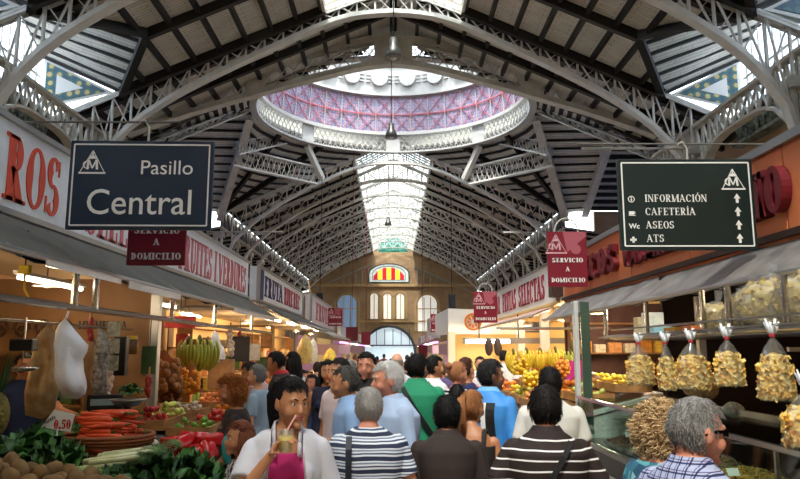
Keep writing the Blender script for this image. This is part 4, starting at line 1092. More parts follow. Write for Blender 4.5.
def net(name,label,px,py,Y,h,r,m,fm,fr,n):
    c=at(px,py,Y); t=thing(name,label,'net bag',c); random.seed(int(px))
    MB().lathe([(.008,0),(r*.4,-h*.15),(r,-h*.5),(r*.95,-h*.85),(r*.4,-h),(.01,-h*1.02)],16).build('mesh',m,t,smooth=True)
    mb=MB()
    for i in range(n):
        q=rnd(.25,.95); a=rnd(0,6.3); rr_=r*(.45+.6*math.sin(PI*min(1,q*.8)))*.95; mb.ell((rr_*math.cos(a),rr_*math.sin(a),-h*q),fr,nu=7,nv=5)
    o=mb.build('contents',fm,t,smooth=True); o['kind']='stuff'; return t
on=mat('onion_brown','#b8793a',.5,col2='#8a5526',noise_scale=10)
net('onion_net','wide net of brown onions hanging beside the bananas',165,350,8.6,.5,.2,glassy('net_orange','#c9884a',.05,.3,diff=.3),on,.042,60)
net('onion_net','darker lower net of onions under the wide net',172,368,8.8,.42,.13,glassy('net_dark','#8a5a30',.05,.3,diff=.4),mat('onion_red','#7a4a30',.5),.035,45)
net('orange_net','bright orange fruit net hanging under the green bananas',192,360,9.0,.42,.11,glassy('net_yellow','#e8a53a',.05,.3,diff=.3),mat('kumquat','#e8981e',.4),.03,60)
for i,(px,py,w_,h_,Y) in enumerate(((216,330,10,32,10.2),(222,344,8,26,10.8))):
    c=at(px,py,Y); k=Y/700
    sheet_bag('plastic_bag','bunch of thin white carrier bags hanging past the bananas, %s one'%('nearer','smaller farther')[i],[((x)*k*w_/10,-(y_)*k*h_/32) for x,y_ in((-1,0),(3,4),(6,14),(4,24),(6,32),(-4,32),(-5,18),(-4,6))],c,plast,.06)
c=at(222,374,10.3); o=MB().box((0,0,0),(.34,.2,.42)).build('cardboard_box',kraft,loc=c,bevel=.01); tag(o,'upright brown cardboard box behind the second left counter','box')
def counter_scale(label,c,rz=0):
    t=thing('counter_scale',label,'scale',c,rz); MB().slab([(-.2,-.16,0),(.2,-.16,0),(.2,.16,0),(-.2,.16,0)],(0,0,.07)).build('body',blackp,t); MB().box((0,0,.1),(.42,.32,.02)).build('tray',steel,t); MB().tube([(-.15,.14,.08),(-.15,.14,.4)],.015,6).build('column',blackp,t); MB().box((-.02,.14,.46),(.32,.06,.14)).build('display',blackp,t,bevel=.01)
    MB().box((-.02,.105,.46),(.26,.01,.06)).build('screen',mat('lcd','#8ea0a0',.3),t)
counter_scale('black electronic scale on the second left counter beside the curly haired woman',(-2.65,6.7,.95),R(25)); counter_scale('black electronic scale farther along on the left counters',(-2.6,9.3,1.0),R(20))
# crates of produce
KIND=[('tomato',mat('tomato','#c8241a',.3),.035,'tomatoes'),('lime',mat('lime_green','#6d9a30',.4),.03,'limes'),('orange',mat('orange_peel','#e8861c',.5),.038,'oranges'),('lemon',mat('lemon_peel','#f0d23a',.45),.033,'lemons'),('apple',mat('apple_red','#a81c22',.3),.037,'red apples'),('pear',mat('pear_green','#c3c860',.5),.037,'green pears'),('peach',mat('peach_skin','#e8a060',.6,col2='#d0603a',noise_scale=9),.037,'peaches'),('aubergine',mat('aubergine_skin','#2c1434',.25),.04,'aubergines'),('mushroom',mat('mushroom_cap','#d8c8b0',.7),.03,'mushrooms')]
SRC={}
def crate(label,c,w,l,kind,where,rz=0,tilt=0,n=26):
    nm,m,r,pl=KIND[kind]; t=thing('produce_crate',label,'crate',c,rz); h=.1
    for (x,y_,dx,dy) in((0,-l/2,w,.015),(0,l/2,w,.015),(-w/2,0,.015,l),(w/2,0,.015,l)): MB().box((x,y_,h/2),(dx,dy,h)).build('side',woodc,t)
    MB().box((0,0,.01),(w,l,.015)).build('base',woodc,t)
    g='%s in %s'%(pl,where); lab='%s in %s'%(nm,where)
    pts=heap_pts(0,0,w-.04,l-.04,0.03,r*1.02,n,3); M=Matrix.Rotation(rz,3,'Z')
    P=[(Vector(c)+M@Vector(l_),r_,s_) for l_,r_,s_ in pts]
    if kind not in SRC:
        SRC[kind]=fruit(nm,m,r,(1,1,1.15) if nm in('lemon','pear','aubergine') else (1,1,.95),.1,stemg,8); drop(SRC[kind],nm,lab,g,P)
    else:
        for l_,r_,s_ in P: copy_tree(SRC[kind],None,l_,r_,s_,lab,g)
random.seed(21)
rows=['first','second','third','fourth','fifth','sixth','seventh']
for j in range(6):
    for i in range(2):
        kd=[1,4,0,5,2,8,3,0,1,6,7,2][j*2+i]
        y_=7.5+j*.62; x=-2.05-.45*i
        if 9.0<y_<9.6 and i==1: continue
        crate('wooden crate of %s, %s row of the second left counter, %s side'%(KIND[kd][3],rows[j],('aisle','inner')[i]),(x,y_,1.03+.07*i),.42,.56,kd,'the %s row crate, %s side, second left counter'%(rows[j],('aisle','inner')[i]),0,n=22)
for j in range(5):
    for i in range(2):
        kd=[2,3,0,4,6,5,1,2,3,0][j*2+i]; y_=11.95+j*.7; x=-2.05-.48*i
        crate('wooden crate of %s, %s row of the third left counter, %s side'%(KIND[kd][3],rows[j],('aisle','inner')[i]),(x,y_,1.03+.07*i),.44,.62,kd,'the %s row crate, %s side, third left counter'%(rows[j],('aisle','inner')[i]),0,n=16)
# shelving with packets behind the left counters
PK=['#c9822e','#c43a26','#e8c04a','#7a9a3a','#b0562a','#e8dcc0','#8a3a5a','#4a6a3a','#e0a060','#f0e0a0']
def shelf_unit(label,c,w,d,h,n,goods,rz,where,hh=(.15,.3),pw=(.22,.36)):
    t=thing('shelf_unit',label,'shelves',c,rz)
    for i in range(n+1): MB().box((0,0,.1+(h-.1)*i/n),(w,d,.03)).build('shelf',woodc,t)
    for s in(-1,1): MB().box((s*w/2,0,h/2),(.03,d,h)).build('side',woodc,t)
    M=Matrix.Rotation(rz,3,'Z')
    for i in range(n):
        x=-w/2+.12
        while x<w/2-.1:
            ww=rnd(*pw); zh=rnd(*hh); zz=.1+(h-.1)*i/n+.016; col=random.choice(PK)
            p=Vector(c)+M@Vector((x+ww/2,0,zz+zh/2)); o=MB().box((0,0,0),(ww*.9,.14,zh)).build('packet',mat('packet_'+col[1:],col,.5,col2=random.choice(PK) if 0 else None,noise_amt=.35,noise_scale=14),loc=p,rz=rz,bevel=.01)
            tag(o,'packet on %s'%where,'packet','packets on '+where); x+=ww+.03
random.seed(5)
shelf_unit('tall shelves of packets along the back of the first left stall',(-4.9,11.5,0),6.2,.35,2.5,4,1,R(-90),'the tall back shelves of the second left counter')
shelf_unit('packed shelves closing the end of the left stall before the navy fascia',(-3.7,15.3,0),2.2,.35,2.4,5,1,0,'the end shelves of the left stall')
shelf_unit('low shelves of jars against the tan partition, left',(-4.1,7.8,0),1.6,.3,1.9,3,1,0,'the shelves against the tan partition')
# second left stall
def stall2(side,label,X,y0,y1,z0,z1,Xa,za,boxm,texts,inner,lampc,edge=None,depth=2.6,backm=None):
    s=side; sn='left' if s<0 else 'right'
    t=thing('sign_fascia',label,'sign',(s*X,(y0+y1)/2,0)); L=y1-y0
    MB().box((s*.1,0,(z0+z1)/2),(.2,L,z1-z0)).build('light_box',boxm,t,bevel=.01)
    f=MB()
    for z in(z0,z1): f.box((0,0,z),(.08,L+.04,.05))
    for y_ in(-L/2,L/2): f.box((0,y_,(z0+z1)/2),(.08,.05,z1-z0))
    f.build('rim',steel,t)
    for (tx,ya,yb,m) in texts:
        mb=MB(); h=(z1-z0)*.62
        letters(mb,tx,(-s*.005,(ya if s<0 else yb)-(y0+y1)/2,z0+(z1-z0)*.19),(0,1 if s<0 else -1,0),UZ,(-s,0,0),h,width=yb-ya,W=.24,T=.08,depth=.01); mb.build('lettering',m,t)
    return t
stall2(-1,'white lit fascia with navy and red letters, second on the left',3.0,15.6,23.2,2.98,3.75,2.5,2.5,mat('lightbox_white','#dfe4ea',.4,noise_amt=.08),[('FRUTA',16.3,19.0,nvy),('RURE',19.3,20.9,dred),('RECH',21.1,22.8,dred)],None,None)
o=MB().slab([(-2.99,15.75,3.02),(-2.99,16.15,3.02),(-2.99,16.15,3.7),(-2.99,15.75,3.7)],(.01,0,0)).build('navy_panel',nvy); tag(o,'narrow navy panel at the start of the second left fascia','panel')
awning('awning','grey awning under the navy lettered fascia, left',-1,3.0,2.95,2.1,2.5,15.7,23.4,awnm)
t=stall2(-1,'bulging white fascia with pink letters, third on the left',2.75,23.6,33,2.75,3.75,2.5,2.5,mat('lightbox_pale_pink','#f0e4e4',.4),[('FRUTAS',25.0,31.5,pinkr)],None,None)
awning('awning','light awning under the pink lettered fascia, left',-1,2.8,2.7,2.0,2.35,23.6,33,mat('awning_pale','#b5b1a8',.7))
t=thing('stall_booth','second left stall booth with warm back boards','market stall',(-4.2,0,0)); MB().box((-.9,24.5,1.4),(.08,17.5,2.8)).build('back_board',yellowwall,t); MB().box((.2,24.5,2.8),(2.2,17.5,.06)).build('canopy',mat('cream_canopy','#b9a687',.7),t)
for i,(y_,z_) in enumerate(((17,2.45),(19.5,2.45),(22.5,2.45),(26,2.4),(30,2.4))):
    tb=thing('fluorescent_tube','glowing tube lamp of the farther left stalls, %s along the aisle'%rows[i],'lamp',(-3.25,y_,2.71)); MB().tube([(0,-.75,0),(0,.75,0)],.035,8).build('tube',tube_m,tb); MB().box((0,0,.07),(.1,1.6,.05)).build('housing',white,tb)
table('display_counter','fourth left counter below the navy lettered fascia',-1.9,-2.9,15.9,23,1.0,1.2,dk,white); table('display_counter','fifth left counter below the pink lettered fascia',-1.9,-2.9,23.8,32.5,1.0,1.2,dk,white)
random.seed(9)
shelf_unit('back shelves of the second left booth',(-4.7,19.5,0),7.0,.35,2.4,4,1,R(-90),'the back shelves under the navy lettered fascia')
shelf_unit('back shelves of the third left booth',(-4.7,28,0),8.0,.35,2.4,3,1,R(-90),'the back shelves under the pink lettered fascia')
for j in range(9):
    kd=[3,2,0,4,5,6,3,2,0][j]; y_=16.4+j*.75; crate('crate of %s on the fourth left counter, place %s from the near end'%(KIND[kd][3],(rows+['eighth','ninth'])[j]),(-2.2,y_,1.08),.5,.66,kd,'the %s crate of the fourth left counter'%(rows+['eighth','ninth'])[j],n=12)
for i,(px,py,Y,w_,h_,c_) in enumerate(((305,343,17,16,30,'#f3d684'),(313,345,18,10,26,'#f4efe4'),(330,352,22,14,20,'#e8d060'))):
    c=at(px,py+6,Y); k=Y/700; t=sheet_bag('produce_bag',('bright yellow hanging bag beneath the navy lettered fascia','white hanging bag beside the bright yellow one','smaller yellow hanging bag farther on, left side')[i],[(x*k*w_/16,y_*k*h_/30) for x,y_ in((0,15),(5,10),(8,0),(7,-12),(0,-15),(-7,-12),(-8,0),(-4,10))],c,mat('bagc_'+c_[1:],c_,.5,noise_amt=.25,noise_scale=20),.08)
# ================================================================ RIGHT STALLS
orf=mat('orange_fascia','#ea8552',.55,noise_amt=.12,noise_scale=1.5)
t=thing('sign_fascia','orange fascia with raised dark red letters reading SECOS and MORENO','sign',(3.4,0,0))
for i in range(6): MB().box((.1,2.9+2*i,3.24),(.2,1.98,.84)).build('panel',orf,t,bevel=.008)
MB().box((.1,7.9,3.7),(.3,12.0,.08)).build('cap',steel,t)
mr=mat('letter_dark_red','#6e1420',.45)
for tx,a,b in(('SECOS',10.35,12.6),('VICENTE',7.9,10.0),('MORENO',5.78,7.75),('F',13.0,13.3)):
    mb=MB(); letters(mb,tx,(-.005,b,3.07),(0,-1,0),UZ,(-1,0,0),.42,width=b-a,W=.3,T=.16,depth=.09); mb.build('lettering',mr,t)
awnr=mat('awning_silver','#8f8a86',.3,col2='#5f5a58',noise_scale=4,bump=.8,bump_scale=6)
awning('awning','silvery plastic covered awning under the orange fascia, right',1,3.42,2.84,2.95,2.47,2.2,13.8,awnr)
t=thing('stall_booth','right snack stall booth with dark back wall','market stall',(4.2,0,0)); MB().box((1.2,7.9,1.5),(.08,12,3)).build('back_board',dbrown,t); MB().box((.2,7.9,2.88),(2.1,12,.06)).build('canopy',dbrown,t)
MB().box((-.7,8.0,1.25),(.08,.08,2.5)).build('post',steel,t); MB().box((.1,8.6,1.4),(2.0,.06,2.8)).build('partition',dbrown,t)  # partition added to keep fruit stall lamp light off the dark back wall
for y_ in(3.4,5.0,6.6): MB().box((.3,y_,1.9),(1.6,.04,.04)).build('bracket',steel,t)
t=thing('partition_wall','dark rose brown partition at the far end of the right fruit counter','partition',(4.4,13.95,0)); MB().box((0,0,1.4),(2.0,.06,2.8)).build('board',mat('rose_brown','#5c3a30',.6,noise_amt=.3,noise_scale=4),t)
sh=thing('steel_shelf','slim steel shelf on chrome posts above the snack counter','shelf',(0,0,0))
MB().box((2.95,5.2,2.02),(.8,5.9,.03)).build('shelf',steel,sh)
MB().tube([(2.5,2.3,2.03),(2.5,8.1,2.03)],.018,8).build('front_rail',chrome,sh); MB().tube([(2.52,2.3,2.12),(2.52,8.1,2.12)],.01,8).build('guard_rail',chrome,sh)
for px in(605,646,703,729,787):
    Y=2.55*700/(px-393); MB().tube([(2.55,Y,2.02),(2.55,Y,2.38)],.025,10).build('post',chrome,sh)
MB().box((2.13,8.2,1.23),(.05,.1,2.46)).build('corner_post',mat('post_pale','#c9cbc8',.35),sh,bevel=.01)
MB().box((2.24,8.2,1.7),(.1,.04,1.5)).build('mirror_strip',mat('green_mirror','#5a7264',.2,.5),sh)
hb=thing('bag_rail','thin chrome rail the chip bags hang from','rail',(2.3,0,0)); MB().tube([(0,3.2,2.05),(0,7.9,2.03)],.01,8).build('bar',chrome,hb)
for y_ in (3.4,5.6,7.6): MB().tube([(0,y_,2.04),(.22,y_,2.06)],.008,6).build('bracket',chrome,hb)
def chip_mat():
    m=bpy.data.materials.new('crisp_pieces'); m.use_nodes=True; N=NT(m); b=N.n['Principled BSDF']; b.inputs['Roughness'].default_value=.5
    tc=N.add('ShaderNodeTexCoord'); vo=N.add('ShaderNodeTexVoronoi',i_Scale=34.0); N.link(tc.outputs['Object'],vo.inputs['Vector']); sx=N.add('ShaderNodeSeparateColor'); N.link(vo.outputs['Color'],sx.inputs[0])
    rp=N.add('ShaderNodeValToRGB'); e=rp.color_ramp.elements; e[0].position=0;e[0].color=lin('#e0a03a'); e[1].position=1;e[1].color=lin('#fbe39a'); x=e.new(.4); x.color=lin('#f4c95c')
    N.link(sx.outputs[0],rp.inputs[0]); N.link(rp.outputs[0],b.inputs['Base Color']); bp=N.add('ShaderNodeBump',i_Strength=.9,i_Distance=.02); N.link(vo.outputs['Distance'],bp.inputs['Height']); N.link(bp.outputs[0],b.inputs['Normal']); return m
chipm=chip_mat(); chip_old=mat('potato_crisps','#f6cd68',.5,col2='#e8b245',noise_scale=25)
film=glassy('bag_film','#f4f6f8',.10,.12,diff=.10)
def chip_bag(label,c,h,w,rz=0,lie=False,seed=1,cm=None):
    random.seed(seed); t=thing('chip_bag',label,'bag of crisps',c,rz); d=w*.55
    prof=[(.03,-.0),(.07,-.05),(.22,-.16),(.34,-.3),(.46,-.52),(.53,-.8),(.54,-.95),(.42,-1.0)]
    mb=MB(); n=24; o=0
    for r,z in prof:
        for k in range(n):
            a=2*PI*k/n; wob=1+.07*noise.noise(Vector((math.cos(a)*2,math.sin(a)*2,z*5+seed))); pl_=1+.1*math.sin(a*9)*max(0,.4+z) 
            mb.v.append((r*w*math.cos(a)*wob*pl_,r*d*math.sin(a)*wob*pl_*1.1,z*h))
    for i in range(len(prof)-1):
        for k in range(n): mb.f.append((i*n+k,i*n+(k+1)%n,(i+1)*n+(k+1)%n,(i+1)*n+k)); mb.m.append(0)
    mb.f.append(tuple((len(prof)-1)*n+k for k in range(n))); mb.m.append(0)
    mb.build('pouch',film,t,smooth=True)
    tp=MB()
    for i in range(9):
        a=2*PI*i/9; tp.tube([(0,0,-.01),(.02*math.cos(a),.02*math.sin(a),.03),(.045*math.cos(a),.03*math.sin(a),.08+.02*(i%2))],[.008,.012,.004],4)
    tp.build('gathered_top',plast,t,smooth=True)
    MB().lathe([(.018,-.012),(.02,0),(.018,.012)],10).build('tie',mat('tie_red','#d23a4a',.5),t)
    ch=MB(); nn_=40; rows_=[(.02,-.27)]+[(.02+.33*math.sin(PI/2*i/3),-.27-.1*i/3) for i in range(1,4)]+[(.43,-.45),(.47,-.6),(.49,-.75),(.5,-.88),(.46,-.955),(.1,-.985)]
    for r,z in rows_:
        for k in range(nn_):
            a=2*PI*k/nn_; q=1+.10*noise.noise(Vector((math.cos(a)*6,math.sin(a)*6,z*14+seed*3)))+.05*noise.noise(Vector((math.cos(a)*15,math.sin(a)*15,z*30))); ch.v.append((r*w*.97*q*math.cos(a),r*d*.97*q*math.sin(a),z*h+.012*noise.noise(Vector((a*3,z*9,seed)))))
    for i in range(len(rows_)-1):
        for k in range(nn_): ch.f.append((i*nn_+k,i*nn_+(k+1)%nn_,(i+1)*nn_+(k+1)%nn_,(i+1)*nn_+k)); ch.m.append(0)
    for i in range(int(260*w/.25)):
        z=-rnd(.33,.97); q=.34 if z>-.45 else .455; a=rnd(0,6.3); p=Vector((q*w*math.cos(a),q*d*math.sin(a),z*h)); e=Euler(rr3()).to_matrix(); r_=rnd(.014,.022)
        ch.grid(lambda u,v:p+e@Vector(((u-.5)*2*r_,(v-.5)*1.6*r_,((u-.5)**2)*r_*1.6)),2,2)
    o=ch.build('crisps',cm or chipm,t,smooth=False); o['kind']='stuff'
    return t
labs=['first and farthest of the hanging crisp bags, next to the corner post','slim second hanging crisp bag, narrowest of the row','third hanging crisp bag, wide and flat bottomed','fourth hanging crisp bag, over the man in sunglasses','fifth and nearest hanging crisp bag, with its corner drooping']
for i,(px,pt,pb,pw) in enumerate(((637,345,380,27),(663.5,345,385,18),(689,343,384,35),(725,340,381,29),(771,337,394,35))):
    Y=2.3*700/(px-393); c=at(px,pt-2,Y); c.x=2.3; c.z=min(c.z,2.03); h=(pb-pt+4)*Y/700*1.05
    chip_bag(labs[i],(2.3,Y,c.z),h,pw*Y/700*.98,R(-8),seed=i+4)
chip_bag('large crisp bag cut by the right edge of the picture',at(808,389,3.7),.3,.26,0,seed=11)
# sacks of snacks lying on the shelf
for i,(px,py,Y,r,l) in enumerate(((720,318,6.0,.16,'small clear sack of snacks lying on the steel shelf'),(752,312,5.4,.2,'medium clear sack of snacks on the steel shelf'),(768,306,5.1,.24,'tall clear sack of snacks standing on the steel shelf'),(795,308,4.6,.24,'clear sack of snacks on the shelf at the right edge'),(740,322,5.6,.15,'low clear sack of snacks squeezed between larger sacks'))):
    random.seed(i); c=at(px,py,Y); c.x=min(max(c.x,2.78),3.1); c.z=2.04+r*.8; t=thing('snack_sack',l,'sack',c)
    MB().ell((0,0,0),(r*1.05,r*1.05,r*.85),jit=.25,nu=20,nv=12).build('pouch',film,t,smooth=True)
    ch=MB()
    for k in range(170):
        v=Vector((rnd(-1,1),rnd(-1,1),rnd(-1,1))); v.normalize(); p=Vector((v.x*r*.93,v.y*r*.93,v.z*r*.74)); e=Euler(rr3()).to_matrix(); q=rnd(.015,.03)
        ch.grid(lambda u,w_:p+e@Vector(((u-.5)*2*q,(w_-.5)*1.6*q,((u-.5)**2)*q*1.6)),2,2)
    ch.ell((0,0,0),(r*.9,r*.9,r*.72),jit=.3); o=ch.build('snacks',mat('snack_pale','#d8c078',.6,col2='#a88a4a',noise_scale=20),t); o['kind']='stuff'
    MB().tube([(0,0,r*.8),(.02,0,r*.8+.1)],[.02,.04],8).build('knot',film,t)
for i,(px,py,Y,w_,h_,c_,l) in enumerate(((612,325,7.9,.16,.22,'#cdb78a','beige carton on the steel shelf beside the corner post'),(630,322,7.4,.13,.26,'#e8e2d0','white carton standing next to the beige one'),(654,321,6.7,.16,.1,'#9fd0d8','pale blue box on the steel shelf'),(668,329,6.4,.3,.08,'#d89a3a','orange tray of packets on the steel shelf'),(690,328,5.9,.24,.08,'#b8602a','brown tray of packets on the steel shelf'))):
    Y=min(7.9-.15*(i==1),2.85*700/(px-393)); Y=[7.95,7.7,7.5,7.0,6.6][i]; o=MB().box((0,0,0),(.2,w_,h_)).build('carton',mat('carton_'+c_[1:],c_,.5,noise_amt=.2,noise_scale=15),loc=(2.85,Y,2.04+h_/2),bevel=.005); tag(o,l,'box')
# glass counter case
cs=thing('display_case','long glass fronted snack case on the right behind the man in sunglasses','display case',(2.55,5.0,0))
MB().box((0,0,.44),(.9,6.2,.88)).build('base',mat('case_base','#3a3634',.4),cs)
MB().box((0,0,.9),(.92,6.24,.04)).build('deck',steel,cs)
MB().box((-.45,0,1.13),(.012,6.2,.44)).build('front_glass',glassm,cs)
for y_ in(-3.1,3.1): MB().box((0,y_,1.13),(.9,.012,.44)).build('end_glass',glassm,cs)
MB().box((0,0,1.355),(.92,6.2,.012)).build('top_glass',glassm,cs)
MB().box((-.45,0,1.37),(.04,6.22,.03)).build('top_rail',chrome,cs); MB().box((.42,0,1.37),(.05,6.22,.05)).build('back_rail',chrome,cs)
MB().box((-.46,0,.92),(.03,6.22,.05)).build('bottom_rail',chrome,cs); MB().box((-.47,0,.7),(.02,6.2,.03)).build('kick_rail',chrome,cs)
for y_ in(-1,1): MB().box((-.45,y_*1.05,1.14),(.02,.02,.44)).build('mullion',chrome,cs)
MB().box((.1,0,1.13),(.4,6.1,.01)).build('inner_shelf',glassm,cs)
TRY=[('#cbb98a','beige nuts'),('#8a5a34','brown almonds'),('#e8dcc0','white seeds'),('#5a3a28','dark raisins'),('#c99a4a','golden peanuts'),('#a88a6a','hazelnuts'),('#d8d0b8','pale beans'),('#6a4a3a','dates')]
random.seed(31)
for i in range(8):
    y_=2.3+.7*i; col,nm=TRY[i]; t=thing('nut_tray','steel tray of %s inside the glass case'%nm,'tray',(2.5,y_,.93)); MB().box((0,0,.02),(.62,.6,.03)).build('tray',steel,t)
    mb=MB()
    for k in range(420):
        x=rnd(-.28,.28);yy=rnd(-.27,.27); z=.04+.1*(1-(x/.3)**2)*(1-(yy/.3)**2)+rnd(-.01,.01); mb.ell((x,yy,z),(.016,.011,.009),Euler(rr3()).to_matrix(),5,4)
    mb.ell((0,0,.03),(.3,.28,.09)); o=mb.build('contents',mat('nuts_'+col[1:],col,.6,noise_amt=.3,noise_scale=20),t); o['kind']='stuff'
    cd=MB().slab([(2.62-.08,y_-.05,1.1),(2.62+.04,y_-.05,1.1),(2.62+.04,y_+.0,1.17),(2.62-.08,y_+.0,1.17)],(0,.004,0)) 
    o=MB().slab([(-.04,-.02,0),(.04,-.02,0),(.04,.01,.045),(-.04,.01,.045)],(0,.004,0)).build('price_tag',white,loc=(2.3,y_-.2,1.06)); tag(o,'small white price tag standing in the %s'%nm,'price tag')
# things behind the case
for i,(px,py,Y,r,l) in enumerate(((703,385,6.6,.13,'round loaf like sack behind the man in sunglasses'),(735,410,6.2,.07,'small silvery packet behind the case'))):
    c=at(px,py,Y); t=thing('snack_sack',l,'sack',c); MB().ell((0,0,0),(r*1.3,r,r),jit=.3,nu=14,nv=10).build('pouch',mat('sack_%d'%i,['#b98a5c','#cfc8b4'][i],.5,noise_amt=.4,noise_scale=22,bump=1,bump_scale=40),t,smooth=True)
random.seed(77)
shelf_unit('dark shelves of packets along the back of the snack stall',(5.1,5.2,0),5.6,.3,2.5,5,1,R(90),'the back shelves of the snack stall')
shelf_unit('dark shelves of packets on the rose brown partition',(4.4,13.75,0),1.9,.28,2.4,4,1,0,'the shelves on the rose brown partition')
# fruit stall behind the case
fs=table('display_counter','bright fruit counter with bananas above, right of the crowd',1.75,3.3,8.7,13.8,.98,1.38,white,white)
def zt2(x): return .98+(x-1.75)/1.55*.4
random.seed(8)
kk=[3,5,3,6,2,3,5,3,8,3,6,5,2,3,5,4,3,2]
for j in range(6):
    for i in range(3):
        kd=kk[j*3+i]; y_=9.1+j*.78; x=2.02+.47*i
        crate('crate of %s on the right fruit counter, %s row, %s'%(KIND[kd][3],rows[j],('aisle side','middle','inner side')[i]),(x,y_,zt2(x)+.09),.44,.7,kd,'the %s row, %s, of the right fruit counter'%(rows[j],('aisle side','middle','inner side')[i]),n=18)
for i,(px,py) in enumerate(((510,344),(523,343),(537,343),(552,342),(566,344))):
    b=bunch(8,ban2 if i<4 else ban1); b.location=at(px,py,10.9); b.scale=(1.5,)*3; b.rotation_euler=(0,0,R(-90+20*(i%3))); tag(b,'yellow banana bunch hanging over the fruit counter, %s from the left'%rows[i],'bananas')
rl=thing('steel_rail','horizontal rail carrying the banana bunches on the right','rail',(0,10.9,0)); MB().tube([(1.6,0,2.22),(3.4,0,2.22)],.02,8).build('bar',chrome,rl)
for i,(px,py,Y,c_,l) in enumerate(((519,362,10.4,'#e8c23a','yellow net bag of lemons under the hanging bananas'),(531,374,10.2,'#f0d040','smaller yellow net bag low over the fruit'),(562,364,10.5,'#e89a3a','orange net bag of fruit near the corner post'))):
    net('lemon_net',l,px,py-8,Y,.3,.1,glassy('netc%d'%i,c_,.05,.3,diff=.3),mat('netf%d'%i,c_,.5),.03,45)
def pineapple(label,c,s=1):
    t=thing('pineapple',label,'pineapple',c); t.scale=(s,)*3; MB().ell((0,0,.12),(.07,.07,.12),nu=16,nv=12).build('fruit',mat('pineapple_skin','#9a7a2a',.6,col2='#4f5a20',noise_scale=40,bump=1,bump_scale=60),t,smooth=True)
    mb=MB()
    for i in range(16):
        a=i*2.4; L=.1+.06*(i%3); mb.tube([(0,0,.22),(.03*math.cos(a),.03*math.sin(a),.28),(.07*math.cos(a),.07*math.sin(a),.22+L)],[.012,.01,.001],4)
    mb.build('crown',leafm[0],t)
pineapple('pineapple hanging at the right end of the banana row',at(576,345,10.9)-Vector((0,0,.15)),1.2); pineapple('pineapple at the far left edge of the near counter',(-2.75,5.0,1.3),1.3)
o=MB().lathe([(.13,-.22),(.14,-.2),(.14,.2),(.12,.22)],18).build('red_canister',mat('canister_red','#c41a2a',.35),loc=at(545,366,11.5),smooth=True); tag(o,'bright red canister among the fruit on the right','canister')
o=MB().box((0,0,0),(.26,.2,.34)).build('magenta_box',mat('magenta_card','#b01a7a',.5),loc=at(574,372,10.9)); tag(o,'magenta box beside the corner post','box')
# white FRUTAS SELECTAS fascia
stall2(1,'white fascia with crimson letters reading FRUTAS SELECTAS',3.4,14.4,24.0,2.85,3.75,0,0,signw,[('SELECTAS',15.6,18.9,dred),('FRUTAS',19.3,21.7,dred),('AR',22.2,23.0,dred)],None,None)
o=MB().box((0,0,0),(.22,.35,.8)).build('loudspeaker',mat('dark_bronze','#3c2a22',.5),loc=(3.3,14.15,3.35)); tag(o,'dark box at the near end of the FRUTAS SELECTAS fascia','loudspeaker')
awning('awning','pale awning under the FRUTAS SELECTAS fascia',1,3.4,2.82,2.9,2.6,14.4,23.8,mat('awning_pink','#cfa898',.7))
t=thing('stall_booth','cream walled booth under the FRUTAS SELECTAS fascia','market stall',(4.2,0,0)); MB().box((1.2,19,1.4),(.08,10,2.8)).build('back_board',yellowwall,t); MB().box((.2,19,2.85),(2.1,10,.06)).build('canopy',yellowwall,t); MB().box((-.5,17.2,1.4),(.2,.2,2.8)).build('pillar',white,t); MB().box((-.5,20.4,1.4),(.2,.2,2.8)).build('pillar',white,t)
# island stall facing the camera
t=thing('island_stall','white boxed stall facing the camera with an orange slice emblem','market stall',(0,0,0))
MB().slab([(1.9,24.2,2.42),(4.4,24.2,2.42),(4.4,24.2,3.2),(1.9,24.2,3.3)],(0,.15,0)).build('front_fascia',white,t)
MB().slab([(1.9,24.35,2.42),(1.6,33,2.5),(1.6,33,3.3),(1.9,24.35,3.3)],(.12,0,0)).build('side_fascia',white,t)
MB().box((5,24.6,1.25),(6.2,.1,2.5)).build('wall',yellowwall,t)
MB().box((2.0,24.15,1.25),(.24,.24,2.5)).build('post',mat('cream_post','#d9cdb4',.6),t); MB().box((4.4,28,2.6),(5,7.2,.1)).build('roof',white,t)
mb=MB(); V,Fs=ring(0,0,.3,.3,0,360,.07,.07,24); put2d(mb,V,Fs,(2.75,24.19,2.84),UX,UZ,Nn,.02)
for i in range(8):
    a=2*PI*i/8; mb.slab([(2.75+.05*math.cos(a),24.19,2.84+.05*math.sin(a)),(2.75+.21*math.cos(a-.28),24.19,2.84+.21*math.sin(a-.28)),(2.75+.21*math.cos(a+.28),24.19,2.84+.21*math.sin(a+.28))],(0,-.02,0))
mb.build('orange_slice_emblem',mat('emblem_orange','#e8842a',.5),t)
t=thing('lamp_hood','long grey lamp hood with a glowing end over the rear fruit counter','lamp',(0,18,0)); MB().box((3.4,0,2.12),(3.2,.3,.14)).build('hood',mat('hood_grey','#9a9a98',.4),t); MB().box((2.4,-.16,2.1),(1.1,.02,.1)).build('diffuser',emis('hood_glow','#fff4e0',4),t); 
for x in(2.2,3.2,4.4): MB().tube([(x,0,2.19),(x,0,2.8)],.015,6).build('hanger',blackp,t)
for i,px in enumerate((489,498)):
    c=at(px,347,17.5); o=MB().ell((0,0,0),(.1,.05,.22),jit=.2).build('hanging_ham',mat('ham_dark','#3a2a24',.5),loc=c,smooth=True); tag(o,'dark hanging cured ham, %s of the pair under the lamp hood'%('left','right')[i],'ham')
table('display_counter','rear right fruit counter under the lamp hood',1.7,3.0,14.3,19.5,.98,1.3,white,white)
